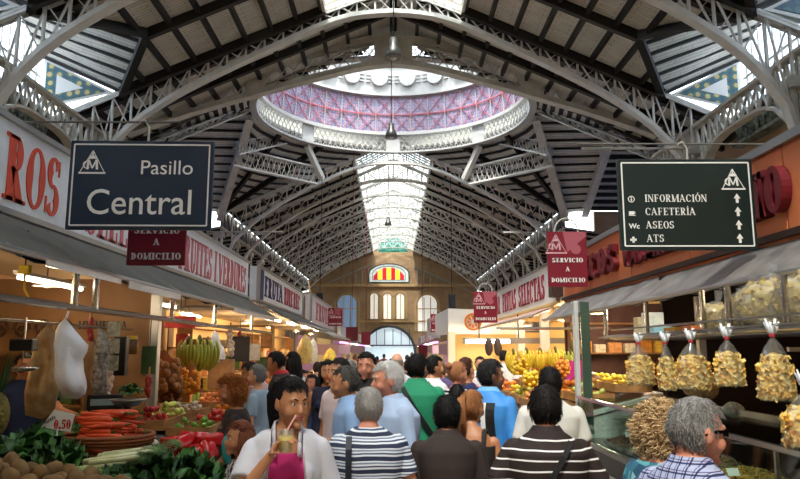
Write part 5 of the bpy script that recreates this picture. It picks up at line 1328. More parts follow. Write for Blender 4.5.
for j in range(6):
    for i in range(2):
        kd=[3,6,2,3,5,3,6,2,3,4,5,3][j*2+i]; y_=14.8+j*.82; x=2.0+.5*i
        crate('crate of %s on the rear right counter, %s row, %s side'%(KIND[kd][3],rows[j],('aisle','inner')[i]),(x,y_,1.13+.1*i),.46,.72,kd,'the %s row, %s side, of the rear right counter'%(rows[j],('aisle','inner')[i]),n=12)
# ---- far rows of stalls
pinkl=emis('pink_lamp','#f07ae0',3.5); whl=emis('white_lamp','#fff6ea',4)
random.seed(41)
for s,sn in((-1,'left'),(1,'right')):
    for i,(y0,y1) in enumerate(((34,41),(43,52),(54,64),(66,78))):
        X=2.6 if s<0 else 2.2+.2*i
        t=thing('far_stall','distant %s stall with a pale fascia, %s beyond the lettered ones'%(sn,rows[i]),'market stall',(0,0,0))
        MB().box((s*X,(y0+y1)/2,2.75),(.15,y1-y0,.6)).build('fascia',[white,mat('fascia_rose','#c9a0a8',.5),white,maroon][i],t)
        MB().slab([(s*X,y0,2.45),(s*(X-.5),y0,2.2),(s*(X-.5),y1,2.2),(s*X,y1,2.45)],(0,0,.03)).build('awning',awnm if i%2 else maroon,t)
        MB().box((s*(X+2),(y0+y1)/2,1.3),(.1,y1-y0,2.6)).build('back_board',yellowwall if i%2 else mat('rose_wall','#d8b0b8',.6),t)
        MB().box((s*(X-.2),(y0+y1)/2,.5),(.8,y1-y0-.4,1.0)).build('counter',white,t)
        MB().box((s*(X-.05),(y0+y1)/2,2.25),(.12,y1-y0-1,.08)).build('lamp_strip',pinkl if i in(0,2) else whl,t)
        MB().box((s*(X+1),y0,1.9),(2,.1,.5)).build('end_sign',[pinkl if s<0 else whl,mat('fascia_rose','#c9a0a8',.5),maroon,white][i] if 0 else mat('fascia_rose','#c9a0a8',.5),t)
        for k in range(10):
            y_=y0+.6+k*(y1-y0-1)/10; col=random.choice(['#e0c030','#d04a2a','#e88a2a','#7a9a3a','#e8d8c0','#c05a7a']); o=MB().ell((0,0,0),(.28,.3,.16),jit=.3).build('produce_heap',mat('heap_'+col[1:],col,.6,noise_amt=.3,noise_scale=12),loc=(s*(X-.2),y_,1.1),smooth=True)
            tag(o,'small heap of goods on the %s distant %s counter'%(rows[i],sn),'produce','heaps on the %s distant %s counter'%(rows[i],sn))

# added bulbs with point lights that brighten the stalls under the canopies
def lamp(label,x,y,z,en,col=(1,.72,.42),bulb=True):
    l=bpy.data.lights.new('added_bulb_light','POINT'); l.energy=en; l.color=col; l.shadow_soft_size=.08; o=bpy.data.objects.new('added_bulb_light',l); COL.objects.link(o); o.location=(x,y,z-.14)
    t=thing('added_bulb',label,'lamp',(x,y,z)); MB().lathe([(.02,.06),(.05,.05),(.13,-.02),(.14,-.03),(.12,-.02)],14).build('lamp_shade',white,t,smooth=True); MB().ell((0,0,-.01),.032,nu=10,nv=8).build('bulb',warm_m,t,smooth=True); MB().tube([(0,0,.06),(0,0,.22)],.006,6).build('cord',blackp,t)
LN=['first','second','third','fourth','fifth','sixth','seventh','eighth']
for i,(x,y_) in enumerate(((-3.6,5.2),(-3.5,7.1),(-3.6,9.4),(-3.6,12.2),(-3.6,17.3),(-3.6,20.5),(-3.5,25.5),(-3.5,30))): lamp('added warm shaded bulb brightening the stalls under the left canopies, %s from the camera'%LN[i],x,y_,2.56,(8,12,26,34,60,60,60,60)[i])
for i,(x,y_) in enumerate(((3.9,9.6),(3.6,12.3),(3.7,15.3),(3.6,18.9),(3.4,22.6))): lamp('added warm shaded bulb brightening the right fruit counters, %s from the corner post'%LN[i],x,y_,2.55,60,(1,.8,.55))
lamp('added warm shaded bulb brightening the snack stall on the right',4.1,5.0,2.6,6)

# strings of garlic and peppers, a socket and boards hanging under the left canopies
def braid(name,label,cat_,px,py,Y,n,r,m,sc_=(1,1,1.2)):
    c=at(px,py,Y); t=thing(name,label,cat_,c); random.seed(int(px*3+py))
    MB().tube([(0,0,.12),(0,0,0),(.01,0,-n*r*.9)],.012,6).build('string',kraft,t)
    for i in range(n): MB().ell((rnd(-1,1)*r*.8,rnd(-1,1)*r*.8,-i*r*.95),(r*sc_[0],r*sc_[1],r*sc_[2]),Euler((rnd(-.4,.4),rnd(-.4,.4),0)).to_matrix(),8,6).build('bulb' if 'garlic' in name else 'pod',m,t,smooth=True)
gw=mat('garlic_skin','#e4d8c8',.6,col2='#b8a090',noise_scale=20); dp=mat('dried_pepper','#8a1a14',.4)
braid('garlic_braid','braid of white garlic hanging right of the silvery net, left stall','garlic',111,372,7.3,9,.035,gw)
braid('pepper_string','string of dark red dried peppers above the silvery net','peppers',92,322,7.0,8,.028,dp,(1,1,1.8))
braid('pepper_string','short string of dried peppers by the stall post','peppers',150,378,7.7,7,.028,dp,(1,1,1.8))
braid('garlic_braid','braid of garlic hanging beside the thin white carrier bags','garlic',231,330,11.4,10,.045,gw)
braid('pepper_string','long string of dried peppers farther along the left rail','peppers',241,335,12.6,10,.04,dp,(1,1,1.8))
c=at(27,270,5.6); t=thing('power_socket','yellow power socket with a dangling cable under the left canopy','socket',c); MB().box((0,0,0),(.09,.05,.07)).build('housing',mat('socket_yellow','#e0c22a',.5),t,bevel=.008); MB().tube([(0,0,-.03),(.01,0,-.16),(.06,0,-.24),(.14,0,-.28)],.009,6).build('cable',mat('socket_yellow','#e0c22a',.5),t); MB().tube([(0,0,.03),(0,0,2.85-c.z)],.006,5).build('cord',blackp,t)
for i,(px,py,Y,w_,h_,col,l) in enumerate(((240,349,12.0,.34,.42,'#20242a','black price board hanging from the left rail beside the dried peppers'),(181,322,9.6,.42,.16,'#a8241e','red price sign under the left canopy just past the stall post'),(150,360,7.8,.16,.3,'#3a5a34','green packet hanging on the tan partition'),(252,352,13.0,.3,.3,'#b8b4ac','grey electronic scale face hanging over the third left counter'))):
    c=at(px,py,Y); t=thing('hanging_board',l,'board',c); MB().box((0,0,0),(w_,.03,h_)).build('panel',mat('board_'+col[1:],col,.5,noise_amt=.3,noise_scale=10),t,bevel=.005); MB().tube([(0,0,h_/2),(0,0,h_/2+.3)],.006,5).build('cord',blackp,t)
# ================================================================ PEOPLE
SKIN={'fair':('#e2ab8a','#cf9070'),'pink':('#d9957a','#c67a5f'),'tan':('#c98c64','#b0744e'),'dark':('#a06c4c','#85553a')}
def skin(k): return mat('skin_'+k,SKIN[k][0],.45,col2=SKIN[k][1],noise_scale=3,sss=.08)
def hairm(c,c2=None):
    return mat('hair_'+c[1:],c,.6,spec=.25,col2=c2 or c,noise_scale=60,bump=.5,bump_scale=120)
def cloth(c,c2=None,rough=.8,sc=6):
    return mat('cloth_'+c[1:],c,rough,col2=c2,noise_scale=sc,bump=.35,bump_scale=7) if c2 else mat('cloth_'+c[1:],c,rough,noise_amt=.12,noise_scale=5,bump=.35,bump_scale=7)
def pattern(name,fn):
    if name in MATS:return MATS[name]
    m=bpy.data.materials.new(name); m.use_nodes=True; N=NT(m); b=N.n['Principled BSDF']; b.inputs['Roughness'].default_value=.8
    tc=N.add('ShaderNodeTexCoord'); sp=N.add('ShaderNodeSeparateXYZ'); N.link(tc.outputs['Object'],sp.inputs[0])
    fn(N,b,tc,sp); MATS[name]=m; return m
def stripes(name,base,parts,period,off=0):
    """horizontal knitted stripes: parts = [(start fraction, colour)]"""
    def fn(N,b,tc,sp):
        a=N.add('ShaderNodeMath',operation='MULTIPLY_ADD',i_1=1/period,i_2=off); N.link(sp.outputs[2],a.inputs[0])
        nz=N.add('ShaderNodeTexNoise',i_Scale=4.0); N.link(tc.outputs['Object'],nz.inputs['Vector'])
        a2=N.add('ShaderNodeMath',operation='MULTIPLY_ADD',i_1=.5); N.link(nz.outputs[0],a2.inputs[0]); N.link(a.outputs[0],a2.inputs[2])
        f=N.add('ShaderNodeMath',operation='FRACT'); N.link(a2.outputs[0],f.inputs[0])
        rp=N.add('ShaderNodeValToRGB'); rp.color_ramp.interpolation='CONSTANT'; e=rp.color_ramp.elements
        e[0].position=0; e[0].color=lin(parts[0][1]); e[1].position=parts[1][0]; e[1].color=lin(parts[1][1])
        for p_,c_ in parts[2:]: x=e.new(p_); x.color=lin(c_)
        N.link(f.outputs[0],rp.inputs[0]); N.link(rp.outputs[0],b.inputs['Base Color'])
    return pattern(name,fn)
def plaid(name,c0,c1,c2,per):
    def fn(N,b,tc,sp):
        out=[]
        for ax,p_ in((0,per),(2,per),(1,per)):
            a=N.add('ShaderNodeMath',operation='MULTIPLY',i_1=1/p_); N.link(sp.outputs[ax],a.inputs[0]); f=N.add('ShaderNodeMath',operation='FRACT'); N.link(a.outputs[0],f.inputs[0])
            rp=N.add('ShaderNodeValToRGB'); rp.color_ramp.interpolation='CONSTANT'; e=rp.color_ramp.elements
            e[0].position=0;e[0].color=(1,1,1,1); e[1].position=.45; e[1].color=lin(c1)
            x=e.new(.62); x.color=(1,1,1,1); x=e.new(.78); x.color=lin(c2); x=e.new(.86); x.color=(1,1,1,1)
            N.link(f.outputs[0],rp.inputs[0]); out.append(rp)
        mx=N.add('ShaderNodeMix',data_type='RGBA',blend_type='MULTIPLY'); mx.inputs[0].default_value=1; N.link(out[0].outputs[0],mx.inputs[6]); N.link(out[1].outputs[0],mx.inputs[7])
        m2=N.add('ShaderNodeMix',data_type='RGBA',blend_type='MULTIPLY'); m2.inputs[0].default_value=1; N.link(mx.outputs[2],m2.inputs[6]); m2.inputs[7].default_value=lin(c0); N.link(m2.outputs[2],b.inputs['Base Color'])
    return pattern(name,fn)
def floral(name,cols,sc):
    def fn(N,b,tc,sp):
        vo=N.add('ShaderNodeTexVoronoi',i_Scale=sc); N.link(tc.outputs['Object'],vo.inputs['Vector']); sx=N.add('ShaderNodeSeparateColor'); N.link(vo.outputs['Color'],sx.inputs[0])
        rp=N.add('ShaderNodeValToRGB'); rp.color_ramp.interpolation='CONSTANT'; e=rp.color_ramp.elements; e[0].position=0;e[0].color=lin(cols[0]); e[1].position=1/len(cols); e[1].color=lin(cols[1])
        for i,c_ in enumerate(cols[2:]): x=e.new((i+2)/len(cols)); x.color=lin(c_)
        N.link(sx.outputs[0],rp.inputs[0]); N.link(rp.outputs[0],b.inputs['Base Color'])
    return pattern(name,fn)
def capsule(mb,p,q,r0,r1,n=12,flat=False):
    p=Vector(p);q=Vector(q);d=(q-p); L=d.length; d=d/L if L>0 else Vector((0,0,1))
    if flat: return mb.tube([p,p.lerp(q,.5),q],[r0,(r0+r1)/2,r1],n)
    pts=[];rs=[]
    for a in(85,60,30): pts.append(p-d*r0*math.sin(R(a))); rs.append(r0*math.cos(R(a)))
    pts.append(p);rs.append(r0);pts.append(q);rs.append(r1)
    for a in(30,60,85): pts.append(q+d*r1*math.sin(R(a))); rs.append(r1*math.cos(R(a)))
    return mb.tube(pts,rs,n)
MT=[(.93,.170,.125),(1.0,.170,.122),(1.08,.160,.115),(1.18,.165,.118),(1.30,.185,.125),(1.39,.192,.115),(1.435,.158,.095),(1.47,.112,.08),(1.50,.07,.066),(1.52,.062,.062)]
FT=[(.93,.180,.130),(1.0,.172,.125),(1.08,.140,.105),(1.18,.142,.108),(1.28,.158,.120),(1.37,.160,.105),(1.43,.14,.085),(1.465,.1,.068),(1.495,.06,.055),(1.515,.052,.05)]
def torso(mb,T,k=1,add=0,z0=0,z1=9,n=24,yo=.0):
    o=len(mb.v); rows=[r for r in T if z0<=r[0]<=z1]
    for z,rx,ry in rows:
        rx=rx*k+add; ry=ry*k+add
        for i in range(n):
            a=2*PI*i/n; c,s_=math.cos(a),math.sin(a); e=.85
            mb.v.append((rx*abs(c)**e*(1 if c>0 else -1),ry*abs(s_)**e*(1 if s_>0 else -1)+yo+.02*math.sin((z-1)*4),z))
    for j in range(len(rows)-1):
        for i in range(n): mb.f.append((o+j*n+i,o+j*n+(i+1)%n,o+(j+1)*n+(i+1)%n,o+(j+1)*n+i)); mb.m.append(0)
    mb.f.append(tuple(o+i for i in reversed(range(n)))); mb.m.append(0); mb.f.append(tuple(o+(len(rows)-1)*n+i for i in range(n))); mb.m.append(0)
def tors_y(T,x,z,add,back=True):
    for (za,xa,ya),(zb,xb,yb) in zip(T,T[1:]):
        if za<=z<=zb:
            t=(z-za)/(zb-za); rx=xa+(xb-xa)*t+add; ry=ya+(yb-ya)*t+add; break
    else: rx,ry=T[0][1]+add,T[0][2]+add
    q=max(0,1-min(1,abs(x)/rx)**2.3)**(1/2.3); return (ry*q if back else -ry*q)+.02*math.sin((z-1)*4)
def headpt(d,k=1.0):
    """skull and jaw surface along direction d"""
    x,y,z=d.x*.076,d.y*.096,d.z*.118
    if z<0:
        t=-z/.118; x*=1-.26*t**1.2
        if y>0: y*=1-.5*t
        else: y*=1+.06*t
    if z>0 and y>0: y*=1.04
    # eye sockets
    if y<0:
        for sx in(-.031,.031): y+=.011*math.exp(-((x-sx)**2/.00022+(z-.006)**2/.00016))
    return Vector((x,y,z))*k
def headmesh(mb,n=28,m=20):
    o=len(mb.v)
    for j in range(m+1):
        a=-PI/2+PI*j/m
        for i in range(n):
            b=2*PI*i/n; mb.v.append(tuple(headpt(Vector((math.cos(a)*math.cos(b),math.cos(a)*math.sin(b),math.sin(a))))))
    for j in range(m):
        for i in range(n): mb.f.append((o+j*n+i,o+j*n+(i+1)%n,o+(j+1)*n+(i+1)%n,o+(j+1)*n+i)); mb.m.append(0)
    capsule(mb,(0,-.086,.012),(0,-.108,-.026),.008,.013,8); mb.ell((0,-.104,-.03),(.017,.014,.011),nu=8,nv=6)
    for s in(-1,1):
        mb.ell((s*.03,-.083,.026),(.026,.012,.009),nu=8,nv=6); mb.ell((s*.031,-.079,.0165),(.017,.009,.006),nu=8,nv=6); mb.ell((s*.031,-.078,-.006),(.016,.008,.005),nu=8,nv=6); mb.ell((s*.042,-.062,-.034),(.026,.026,.028),nu=8,nv=6)
        mb.ell((s*.078,.012,-.008),(.010,.021,.033),Matrix.Rotation(s*.3,3,'Z'),nu=8,nv=8)
    mb.ell((0,-.088,-.058),(.026,.016,.018),nu=8,nv=6); mb.ell((0,-.084,-.098),(.025,.02,.018),nu=8,nv=6)
def hmask(d,style):
    """>0 where hair grows"""
    x,y,z=d
    if style in('bald',): 
        return min(.5,(.35-z)*2) if (y>-.15 and z>-.35) else -1
    front=(z-.62)*2.2 if y<-.25 else 9
    side=(z-(.05-.55*max(0,y+.15)))*3 if y<.1 else 9
    back=(z+.52)*3
    lim=min(front if y<-.25 else 9, side if abs(x)>.0 and y<.1 else 9, back)
    if y<-.25:
        lim=min(front, 9) if abs(x)<.75 else min(front,side)
    return max(-1,min(1,lim))
def finish(mb,name,m,parent,vox,T,smooth=3,keep=None,extra=None):
    """fuse the pieces into one continuous surface"""
    me=bpy.data.meshes.new(name); me.from_pydata(mb.v,[],mb.f); me.update()
    o=bpy.data.objects.new(name,me); COL.objects.link(o)
    r=o.modifiers.new('r','REMESH'); r.mode='VOXEL'; r.voxel_size=vox; r.adaptivity=0
    if smooth: s_=o.modifiers.new('s','SMOOTH'); s_.factor=.5; s_.iterations=smooth
    e=evalmesh(o,name); bpy.data.objects.remove(o); bpy.data.meshes.remove(me)
    if keep:
        b=bmesh.new(); b.from_mesh(e); kill=[v for v in b.verts if not keep(v.co)]; bmesh.ops.delete(b,geom=kill,context='VERTS'); b.to_mesh(e); b.free()
    if T is not None: e.transform(T)
    e.polygons.foreach_set('use_smooth',[True]*len(e.polygons)); e.materials.append(m)
    o=bpy.data.objects.new(name,e); link(o,parent); 
    if keep:
        s_=o.modifiers.new('thickness','SOLIDIFY'); s_.thickness=.006; s_.offset=0
    return o
def put(mb,name,m,parent,T=None,smooth=True):
    o=mb.build(name,m,parent,smooth)
    if T is not None: o.data.transform(T)
    return o
def hand(mb,w,d,n,s,curl=.5,r=.0085,spread=.0,k=1.0):
    """palm, four bent fingers and thumb; d along the hand, n palm side, s=+1/-1 thumb side"""
    d=Vector(d).normalized(); n=Vector(n); n=(n-d*n.dot(d)).normalized(); t=d.cross(n)*s; w=Vector(w)
    M=Matrix((t,d,n)).transposed()
    mb.ell(w+d*.05*k,(.04*k,.052*k,.016*k),M,nu=10,nv=8)
    for i in range(4):
        L=[.036,.042,.039,.030][i]*k; b=w+d*.088*k+t*(.03-.02*i)*k; a=curl*.9; p=b
        for j in range(3):
            q=p+(d*math.cos(a)+n*math.sin(a)+t*spread*(1.5-i)*.2)*L*(1,.75,.6)[j]; capsule(mb,p,q,r*(1-.1*j),r*(.92-.1*j),6); p=q; a+=curl*.9
    p=w+d*.03*k+t*.034*k; 
    for j,(dd,L) in enumerate(((t*.8+d*.7+n*.35,.04),(t*.15+d*.8+n*.7,.032))): q=p+dd.normalized()*L*k; capsule(mb,p,q,r*1.15,r*.95,6); p=q
def person(label,X,Y,h,face,sex='m',sk='fair',hair=('short','#1c1512'),top=None,sleeve='short',bottom='#23242c',head=(0,0),arms=None,lod=1,collar=None,strap=None,bulk=1.0,dress=False,neck=0,top_keep=None,extras=None,topname='shirt',lean=0,shoes='#1c1a1a',group=None,thick=1.0,cat='person'):
    """face: 0 looks at the camera, 90 to picture right, 180 away"""
    root=thing('person',label,cat,(X,Y,0),R(face),group); s=h/1.74
    T=MT if sex=='m' else FT
    if bulk!=1: T=[(z,rx*(bulk if z<1.4 else 1+(bulk-1)*.4),ry*(bulk if z<1.4 else 1+(bulk-1)*.4)) for z,rx,ry in T]
    sc_=Matrix.Scale(s,4); 
    if lean: sc_=sc_@Matrix.Translation((0,0,.95))@Matrix.Rotation(R(lean),4,'X')@Matrix.Translation((0,0,-.95))
    sh=.178 if sex=='m' else .155; sz=1.40 if sex=='m' else 1.378
    vox=(.0078,.013,.021)[lod]
    hp=Vector((0,-.014,1.608)); HM=Matrix.Translation((0,.0,1.5))@Matrix.Rotation(R(head[0]),4,'Z')@Matrix.Rotation(R(head[1]),4,'X')@Matrix.Translation((0,0,-1.5))@Matrix.Translation(hp)
    # arms
    arms=arms or {}
    A={}
    for sd in(-1,1):
        a=arms.get(sd,((sd*.25,.03,-1),(sd*.05,-.25,-1)))
        S=Vector((sd*sh,.005,sz))
        if a[0]=='ik':
            Wt=Vector(a[1]); D_=Wt-S; L_=min(D_.length,.53); D_=D_.normalized(); ca=(.285**2+L_*L_-.25**2)/(2*.285*L_); po=Vector(a[2]); po=(po-D_*po.dot(D_)).normalized()
            E=S+D_*.285*ca+po*.285*math.sqrt(max(0,1-ca*ca)); W=S+D_*L_; a=(0,0)+tuple(a[3:])
        else: E=S+Vector(a[0]).normalized()*.285; W=E+Vector(a[1]).normalized()*.25
        A[sd]=(S,E,W,a)
    b=MB(); torso(b,T,.93,-.006); capsule(b,(0,.012,1.44),(0,.0,1.56),.056 if sex=='m' else .046,.052 if sex=='m' else .043)
    hm=MB(); headmesh(hm) if lod<2 else headmesh(hm,16,12)
    if sex=='f': HM=HM@Matrix.Diagonal((.93,.97,.98,1))
    b.add([HM@Vector(v) for v in hm.v],hm.f)
    ar=.046*thick if sex=='m' else .039*thick
    for sd in(-1,1):
        S,E,W,a=A[sd]; capsule(b,S,E,ar*1.08,ar*.88); capsule(b,E,W,ar*.88,ar*.6)
        pal=a[2] if len(a)>2 else (-sd,0,0); hd=a[3] if len(a)>3 else (W-E); cu=a[4] if len(a)>4 else .35
        if lod<2: hand(b,W,hd,pal,(a[5] if len(a)>5 else sd),cu)
        else: b.ell(W+(W-E).normalized()*.07,(.03,.03,.08),nu=6,nv=5)
        capsule(b,(sd*.088,0,.9),(sd*.1,-.01,.5),.075,.055); capsule(b,(sd*.1,-.01,.5),(sd*.1,.015,.1),.05,.036); capsule(b,(sd*.1,.03,.05),(sd*.105,-.11,.035),.038,.03)
    finish(b,'body',skin(sk),root,vox,sc_)
    # lower clothes
    if not dress:
        t=MB(); torso(t,T,1,.004,0,1.1)
        for sd in(-1,1): capsule(t,(sd*.09,0,.9),(sd*.1,-.01,.5),.092,.07); capsule(t,(sd*.1,-.01,.5),(sd*.1,.015,.1),.07,.06,flat=True)
        finish(t,'trousers',cloth(bottom),root,max(vox,.014),sc_)
    f=MB()
    for sd in(-1,1): sm=MB(); capsule(sm,(sd*.1,.03,.045),(sd*.108,-.12,.038),.047,.04,8); put(sm,'shoe',cloth(shoes),root,sc_)
    # upper clothes
    t=MB(); k=.012; torso(t,T,1,k,0,1.51 if sex=='m' else 1.47)
    for sd in(-1,1):
        S,E,W,a=A[sd]
        if sleeve=='none': continue
        if sleeve=='short': q=S.lerp(E,.68); capsule(t,S,S.lerp(E,.2),ar*1.3,ar*1.32); capsule(t,S,q,ar*1.32,ar*1.42,14,True)
        else: capsule(t,S,E,ar*1.3,ar*1.15); capsule(t,E,E.lerp(W,.93),ar*1.15,ar*.95,12)
    if dress:
        t.tube([(0,0,1.0),(0,0,.8),(0,0,.5)],[.165,.2,.24],20)
    if sex=='f':
        for sd in(-1,1): t.ell((sd*.07,-.085,1.275),(.062,.055,.06),nu=10,nv=8)
    finish(t,topname,top,root,vox if lod else .009,sc_,smooth=2,keep=top_keep)
    if collar:
        c=MB(); n=22
        for i in range(n):
            a0=-PI/2+.25+(2*PI-.5)*i/n; a1=-PI/2+.25+(2*PI-.5)*(i+1)/n; rz=(.062,.068) if sex=='m' else (.054,.058)
            P=lambda a,r,z:(r*math.cos(a)*1.08,.008+r*math.sin(a),z-.02*max(0,-math.sin(a)))
            c.slab([P(a0,rz[0]+.003,1.522),P(a1,rz[0]+.003,1.522),P(a1,rz[1]+.022,1.485),P(a0,rz[1]+.022,1.485)],(0,.0,.006)); c.slab([P(a0,rz[0],1.47),P(a1,rz[0],1.47),P(a1,rz[0],1.522),P(a0,rz[0],1.522)],(.002*math.cos(a0),.002*math.sin(a0),0))
        put(c,'collar',collar,root,sc_,False)
    for st in(strap if isinstance(strap,list) else [strap] if strap else []):
        sd,m,wd,cross=st; c=MB(); pts=[]
        for side in(True,False):
            pp=[]
            for i in range(25):
                u=i/24; x=sd*(.11-(.27 if cross else -.0)*u); z=1.455-.42*u
                pp.append(Vector((x,tors_y(T,x,z,k+.02,side),z)))
            qq=[]
            for j_,p_ in enumerate(pp):
                tg=(pp[min(j_+1,24)]-pp[max(j_-1,0)]).normalized(); wv=tg.cross(Vector((0,1,0))).normalized()*wd/2; qq.append((p_-wv,p_+wv))
            ov=Vector((0,.006 if side else -.006,0))
            for (a_,b_),(c_,d_) in zip(qq,qq[1:]): c.slab([a_,b_,d_,c_],ov)
        put(c,'bag_strap',m,root,sc_,False)
    # face
    if lod<2:
        for sd in(-1,1):
            e=MB().ell((0,0,0),.0112,nu=10,nv=8); eo=put(e,'eye',mat('eye_white','#d8d2cc',.2),root); ee=MB().ell((0,-.0072,0),(.0062,.005,.0062),nu=10,nv=6); io=put(ee,'iris',mat('iris_brown','#22150e',.15),eo)
            MM=sc_@HM@Matrix.Translation((sd*.031,-.0765,.006)); eo.data.transform(MM); io.data.transform(MM)
            br=MB().tube([(sd*.014,-.094,.026),(sd*.03,-.093,.033),(sd*.05,-.078,.027)],[.003,.0035,.002],6); put(br,'eyebrow',hairm(hair[1] if hair[0]!='bald' else '#6b5a4a'),root,sc_@HM)
        lp=MB().ell((0,-.1015,-.052),(.021,.006,.0045),nu=12,nv=6).ell((0,-.1,-.061),(.018,.006,.005),nu=12,nv=6); put(lp,'lips',mat('lips_'+sk,'#a8504a' if sex=='f' else '#a8665a',.4),root,sc_@HM)
    # hair
    st,hc=hair[0],hair[1]; hmx=hairm(hc,hair[2] if len(hair)>2 else None); HT=sc_@HM; th={'short':.075,'crop':.045,'bald':.03,'full':.12,'long':.1,'tail':.08,'curly':.14,'bun':.08}.get(st,.08)
    mb=MB(); n,m=(40,30) if lod<2 else (18,14)
    rs=int(abs(X*100)+Y*10)
    for j in range(m+1):
        a=-PI/2+PI*j/m
        for i in range(n):
            b_=2*PI*i/n; d=Vector((math.cos(a)*math.cos(b_),math.cos(a)*math.sin(b_),math.sin(a))); q=hmask(d,st)
            p=headpt(d); nn=noise.noise(d*5+Vector((rs,0,0)))*.35+noise.noise(Vector((d.x*22,d.y*22,d.z*7+rs)))*.18
            k_=1+(th*(1+nn)*min(1,q*1.6+.15) if q>0 else -.08); mb.v.append(tuple(p*k_+Vector((0,.004,.004))*(q>0)))
    for j in range(m):
        for i in range(n): mb.f.append((j*n+i,j*n+(i+1)%n,(j+1)*n+(i+1)%n,(j+1)*n+i)); mb.m.append(0)
    random.seed(rs); ns={0:1900,1:500,2:0}[lod]
    if st=='bald': ns//=2
    if st=='curly':
        ns=0; cth=.014+(.012 if 'blonde' in label else 0)
        for i in range(1500 if lod<2 else 60):
            d=Vector((rnd(-1,1),rnd(-1,1),rnd(-.8,1))).normalized(); q=hmask(d,'full')
            if q<=.02 and not(d.z<.3 and d.y>-.02): continue
            p=headpt(d)*1.1; dn=Vector((d.x*.4,d.y*.4+.1,-1 if d.z<.5 else -.4)); dn=(dn+Vector((rnd(-.6,.6),rnd(-.6,.6),rnd(-.4,.4)))).normalized(); L=rnd(.025,.055)*(1.2 if d.z<.3 else .7); ph=rnd(0,6); u1=d.cross(dn).normalized(); rr_=rnd(.006,.012)
            pts=[p+d*(.0+cth*min(1,k2/5))+dn*L*k2/11+(u1*math.cos(ph+k2*1.1)+d*math.sin(ph+k2*1.1))*rr_ for k2 in range(12)]
            mb.tube(pts,[.0027]*11+[.001],3)
    for i in range(ns):
        d=Vector((rnd(-1,1),rnd(-1,1),rnd(-.6,1))).normalized(); q=hmask(d,st)
        if q<.03: continue
        p=headpt(d)*(1+th*min(1,q*1.6+.15)*.9); fl=Vector((d.x,d.y*.6+(-.7 if d.y<-.1 else .2),-.9)); fl=(fl-d*fl.dot(d)); 
        if fl.length<.05: fl=Vector((.3,-1,0))
        fl.normalize(); fl+=Vector((rnd(-.4,.4),rnd(-.4,.4),0)); L=rnd(.018,.034)
        mb.tube([p,p+fl*L*.5+d*.006,p+fl*L+d*.002],[.002,.0017,.0004] if lod==0 else [.003,.0026,.0005],3,cap=False)
    ho=put(mb,'hair',hmx,root,HT)
    if st in('long','tail','bun'):
        x=MB()
        if st=='long':
            for i in range(90 if lod<2 else 24):
                a=R(rnd(-15,195)); p0=Vector((.078*math.cos(a),.095*math.sin(a),rnd(-.02,.06))); L=rnd(.22,.32)
                x.tube([p0,p0+Vector((.012*math.cos(a),.02*math.sin(a),-L*.35)),p0+Vector((rnd(-.01,.02)*math.cos(a)+.01*math.cos(a),.02*math.sin(a)+.015,-L*.7)),p0+Vector((rnd(-.02,.02),.02,-L))],[.014,.017,.015,.004],5)
        elif st=='tail':
            for i in range(46):
                a=rnd(0,6.3); o_=Vector((math.cos(a),math.sin(a)*.6,0))*rnd(.008,.034); L=rnd(.2,.27); ph=rnd(0,3)
                x.tube([Vector((0,.1,.07)),Vector((0,.15,.075))+o_*.6,Vector((0,.175,0))+o_*1.2,Vector((.012*math.sin(ph),.16,-.08))+o_*1.4,Vector((.03*math.sin(ph),.145,.06-L))+o_],[.012,.011,.011,.009,.002],5)
            x.lathe([(.018,-.008),(.024,0),(.018,.008)],10,(0,.13,.075),rot=Matrix.Rotation(1.2,3,'X'))
        else: x.ell((0,.115,.085),(.04,.036,.038),nu=14,nv=10,jit=.3)
        put(x,{'long':'long_hair','tail':'ponytail','bun':'hair_bun'}[st],hmx,root,HT)
    if extras: extras(root,sc_,HM,A,T)
    return root
def W_(px,Y,pt): 
    v=at(px,pt,Y); return v.x,Y,v.z
def ppl(label,px,pt,Y,face,**k):
    x,y,z=W_(px,Y,pt); return person(label,x,Y,z-(.0),face,**k)
blackc=mat('strap_black','#141416',.6)
# 1 woman drinking
magenta=cloth('#c2246e'); jacketm=cloth('#d4d2da',rough=.7)
def w1(root,S,HM,A,T):
    t=MB(); torso(t,T,1.02,.02,0,1.47)
    for sd in(-1,1):
        s0,e0,w0,a0=A[sd]; capsule(t,s0,s0.lerp(e0,.2),.058,.058); capsule(t,s0,s0.lerp(e0,.62),.058,.064,14,True)
        t.ell((sd*.07,-.09,1.275),(.062,.055,.06))
    def keep(c):
        w=.07+.1*max(0,1.42-c.z) if c.z<1.43 else .07
        return not(c.y<0 and abs(c.x)<w)
    finish(t,'jacket',jacketm,root,.009,S,2,keep)
    c=MB(); 
    for sd in(-1,1):
        for i in range(9):
            u=i/8; z=1.5-.16*u; x=sd*(.06+.012*u); y_=.03-.13*u if u<.6 else -.05-.085*(u-.6)
        pts=[(sd*.05,.04,1.50),(sd*.066,.0,1.497),(sd*.066,-.05,1.47),(sd*.062,-.1,1.42),(sd*.06,-.125,1.36)]
        for a_,b_ in zip(pts,pts[1:]): c.beam(a_,b_,.035,.01,(sd,-.3,.3))
    put(c,'jacket_collar',jacketm,root,S)
    tr=MB()
    for sd in(-1,1):
        pts=[(sd*(.074+.1*max(0,1.42-z)),-.138-.01*math.sin((z-1)*8),z) for z in (1.38,1.3,1.2,1.1,1.0)]; tr.tube(pts,.005,5)
    put(tr,'zip_edge',mat('zip_grey','#b9a0a8',.5),root,S)
def keep_top(c):
    lim=1.395 if c.y<0 else 1.42
    return c.z<lim-.02*(abs(c.x)<.06) or (abs(abs(c.x)-.095)<.02 and c.z<1.5)
wx,wy,wz=W_(289,3.62,374)
ps=wz/1.74
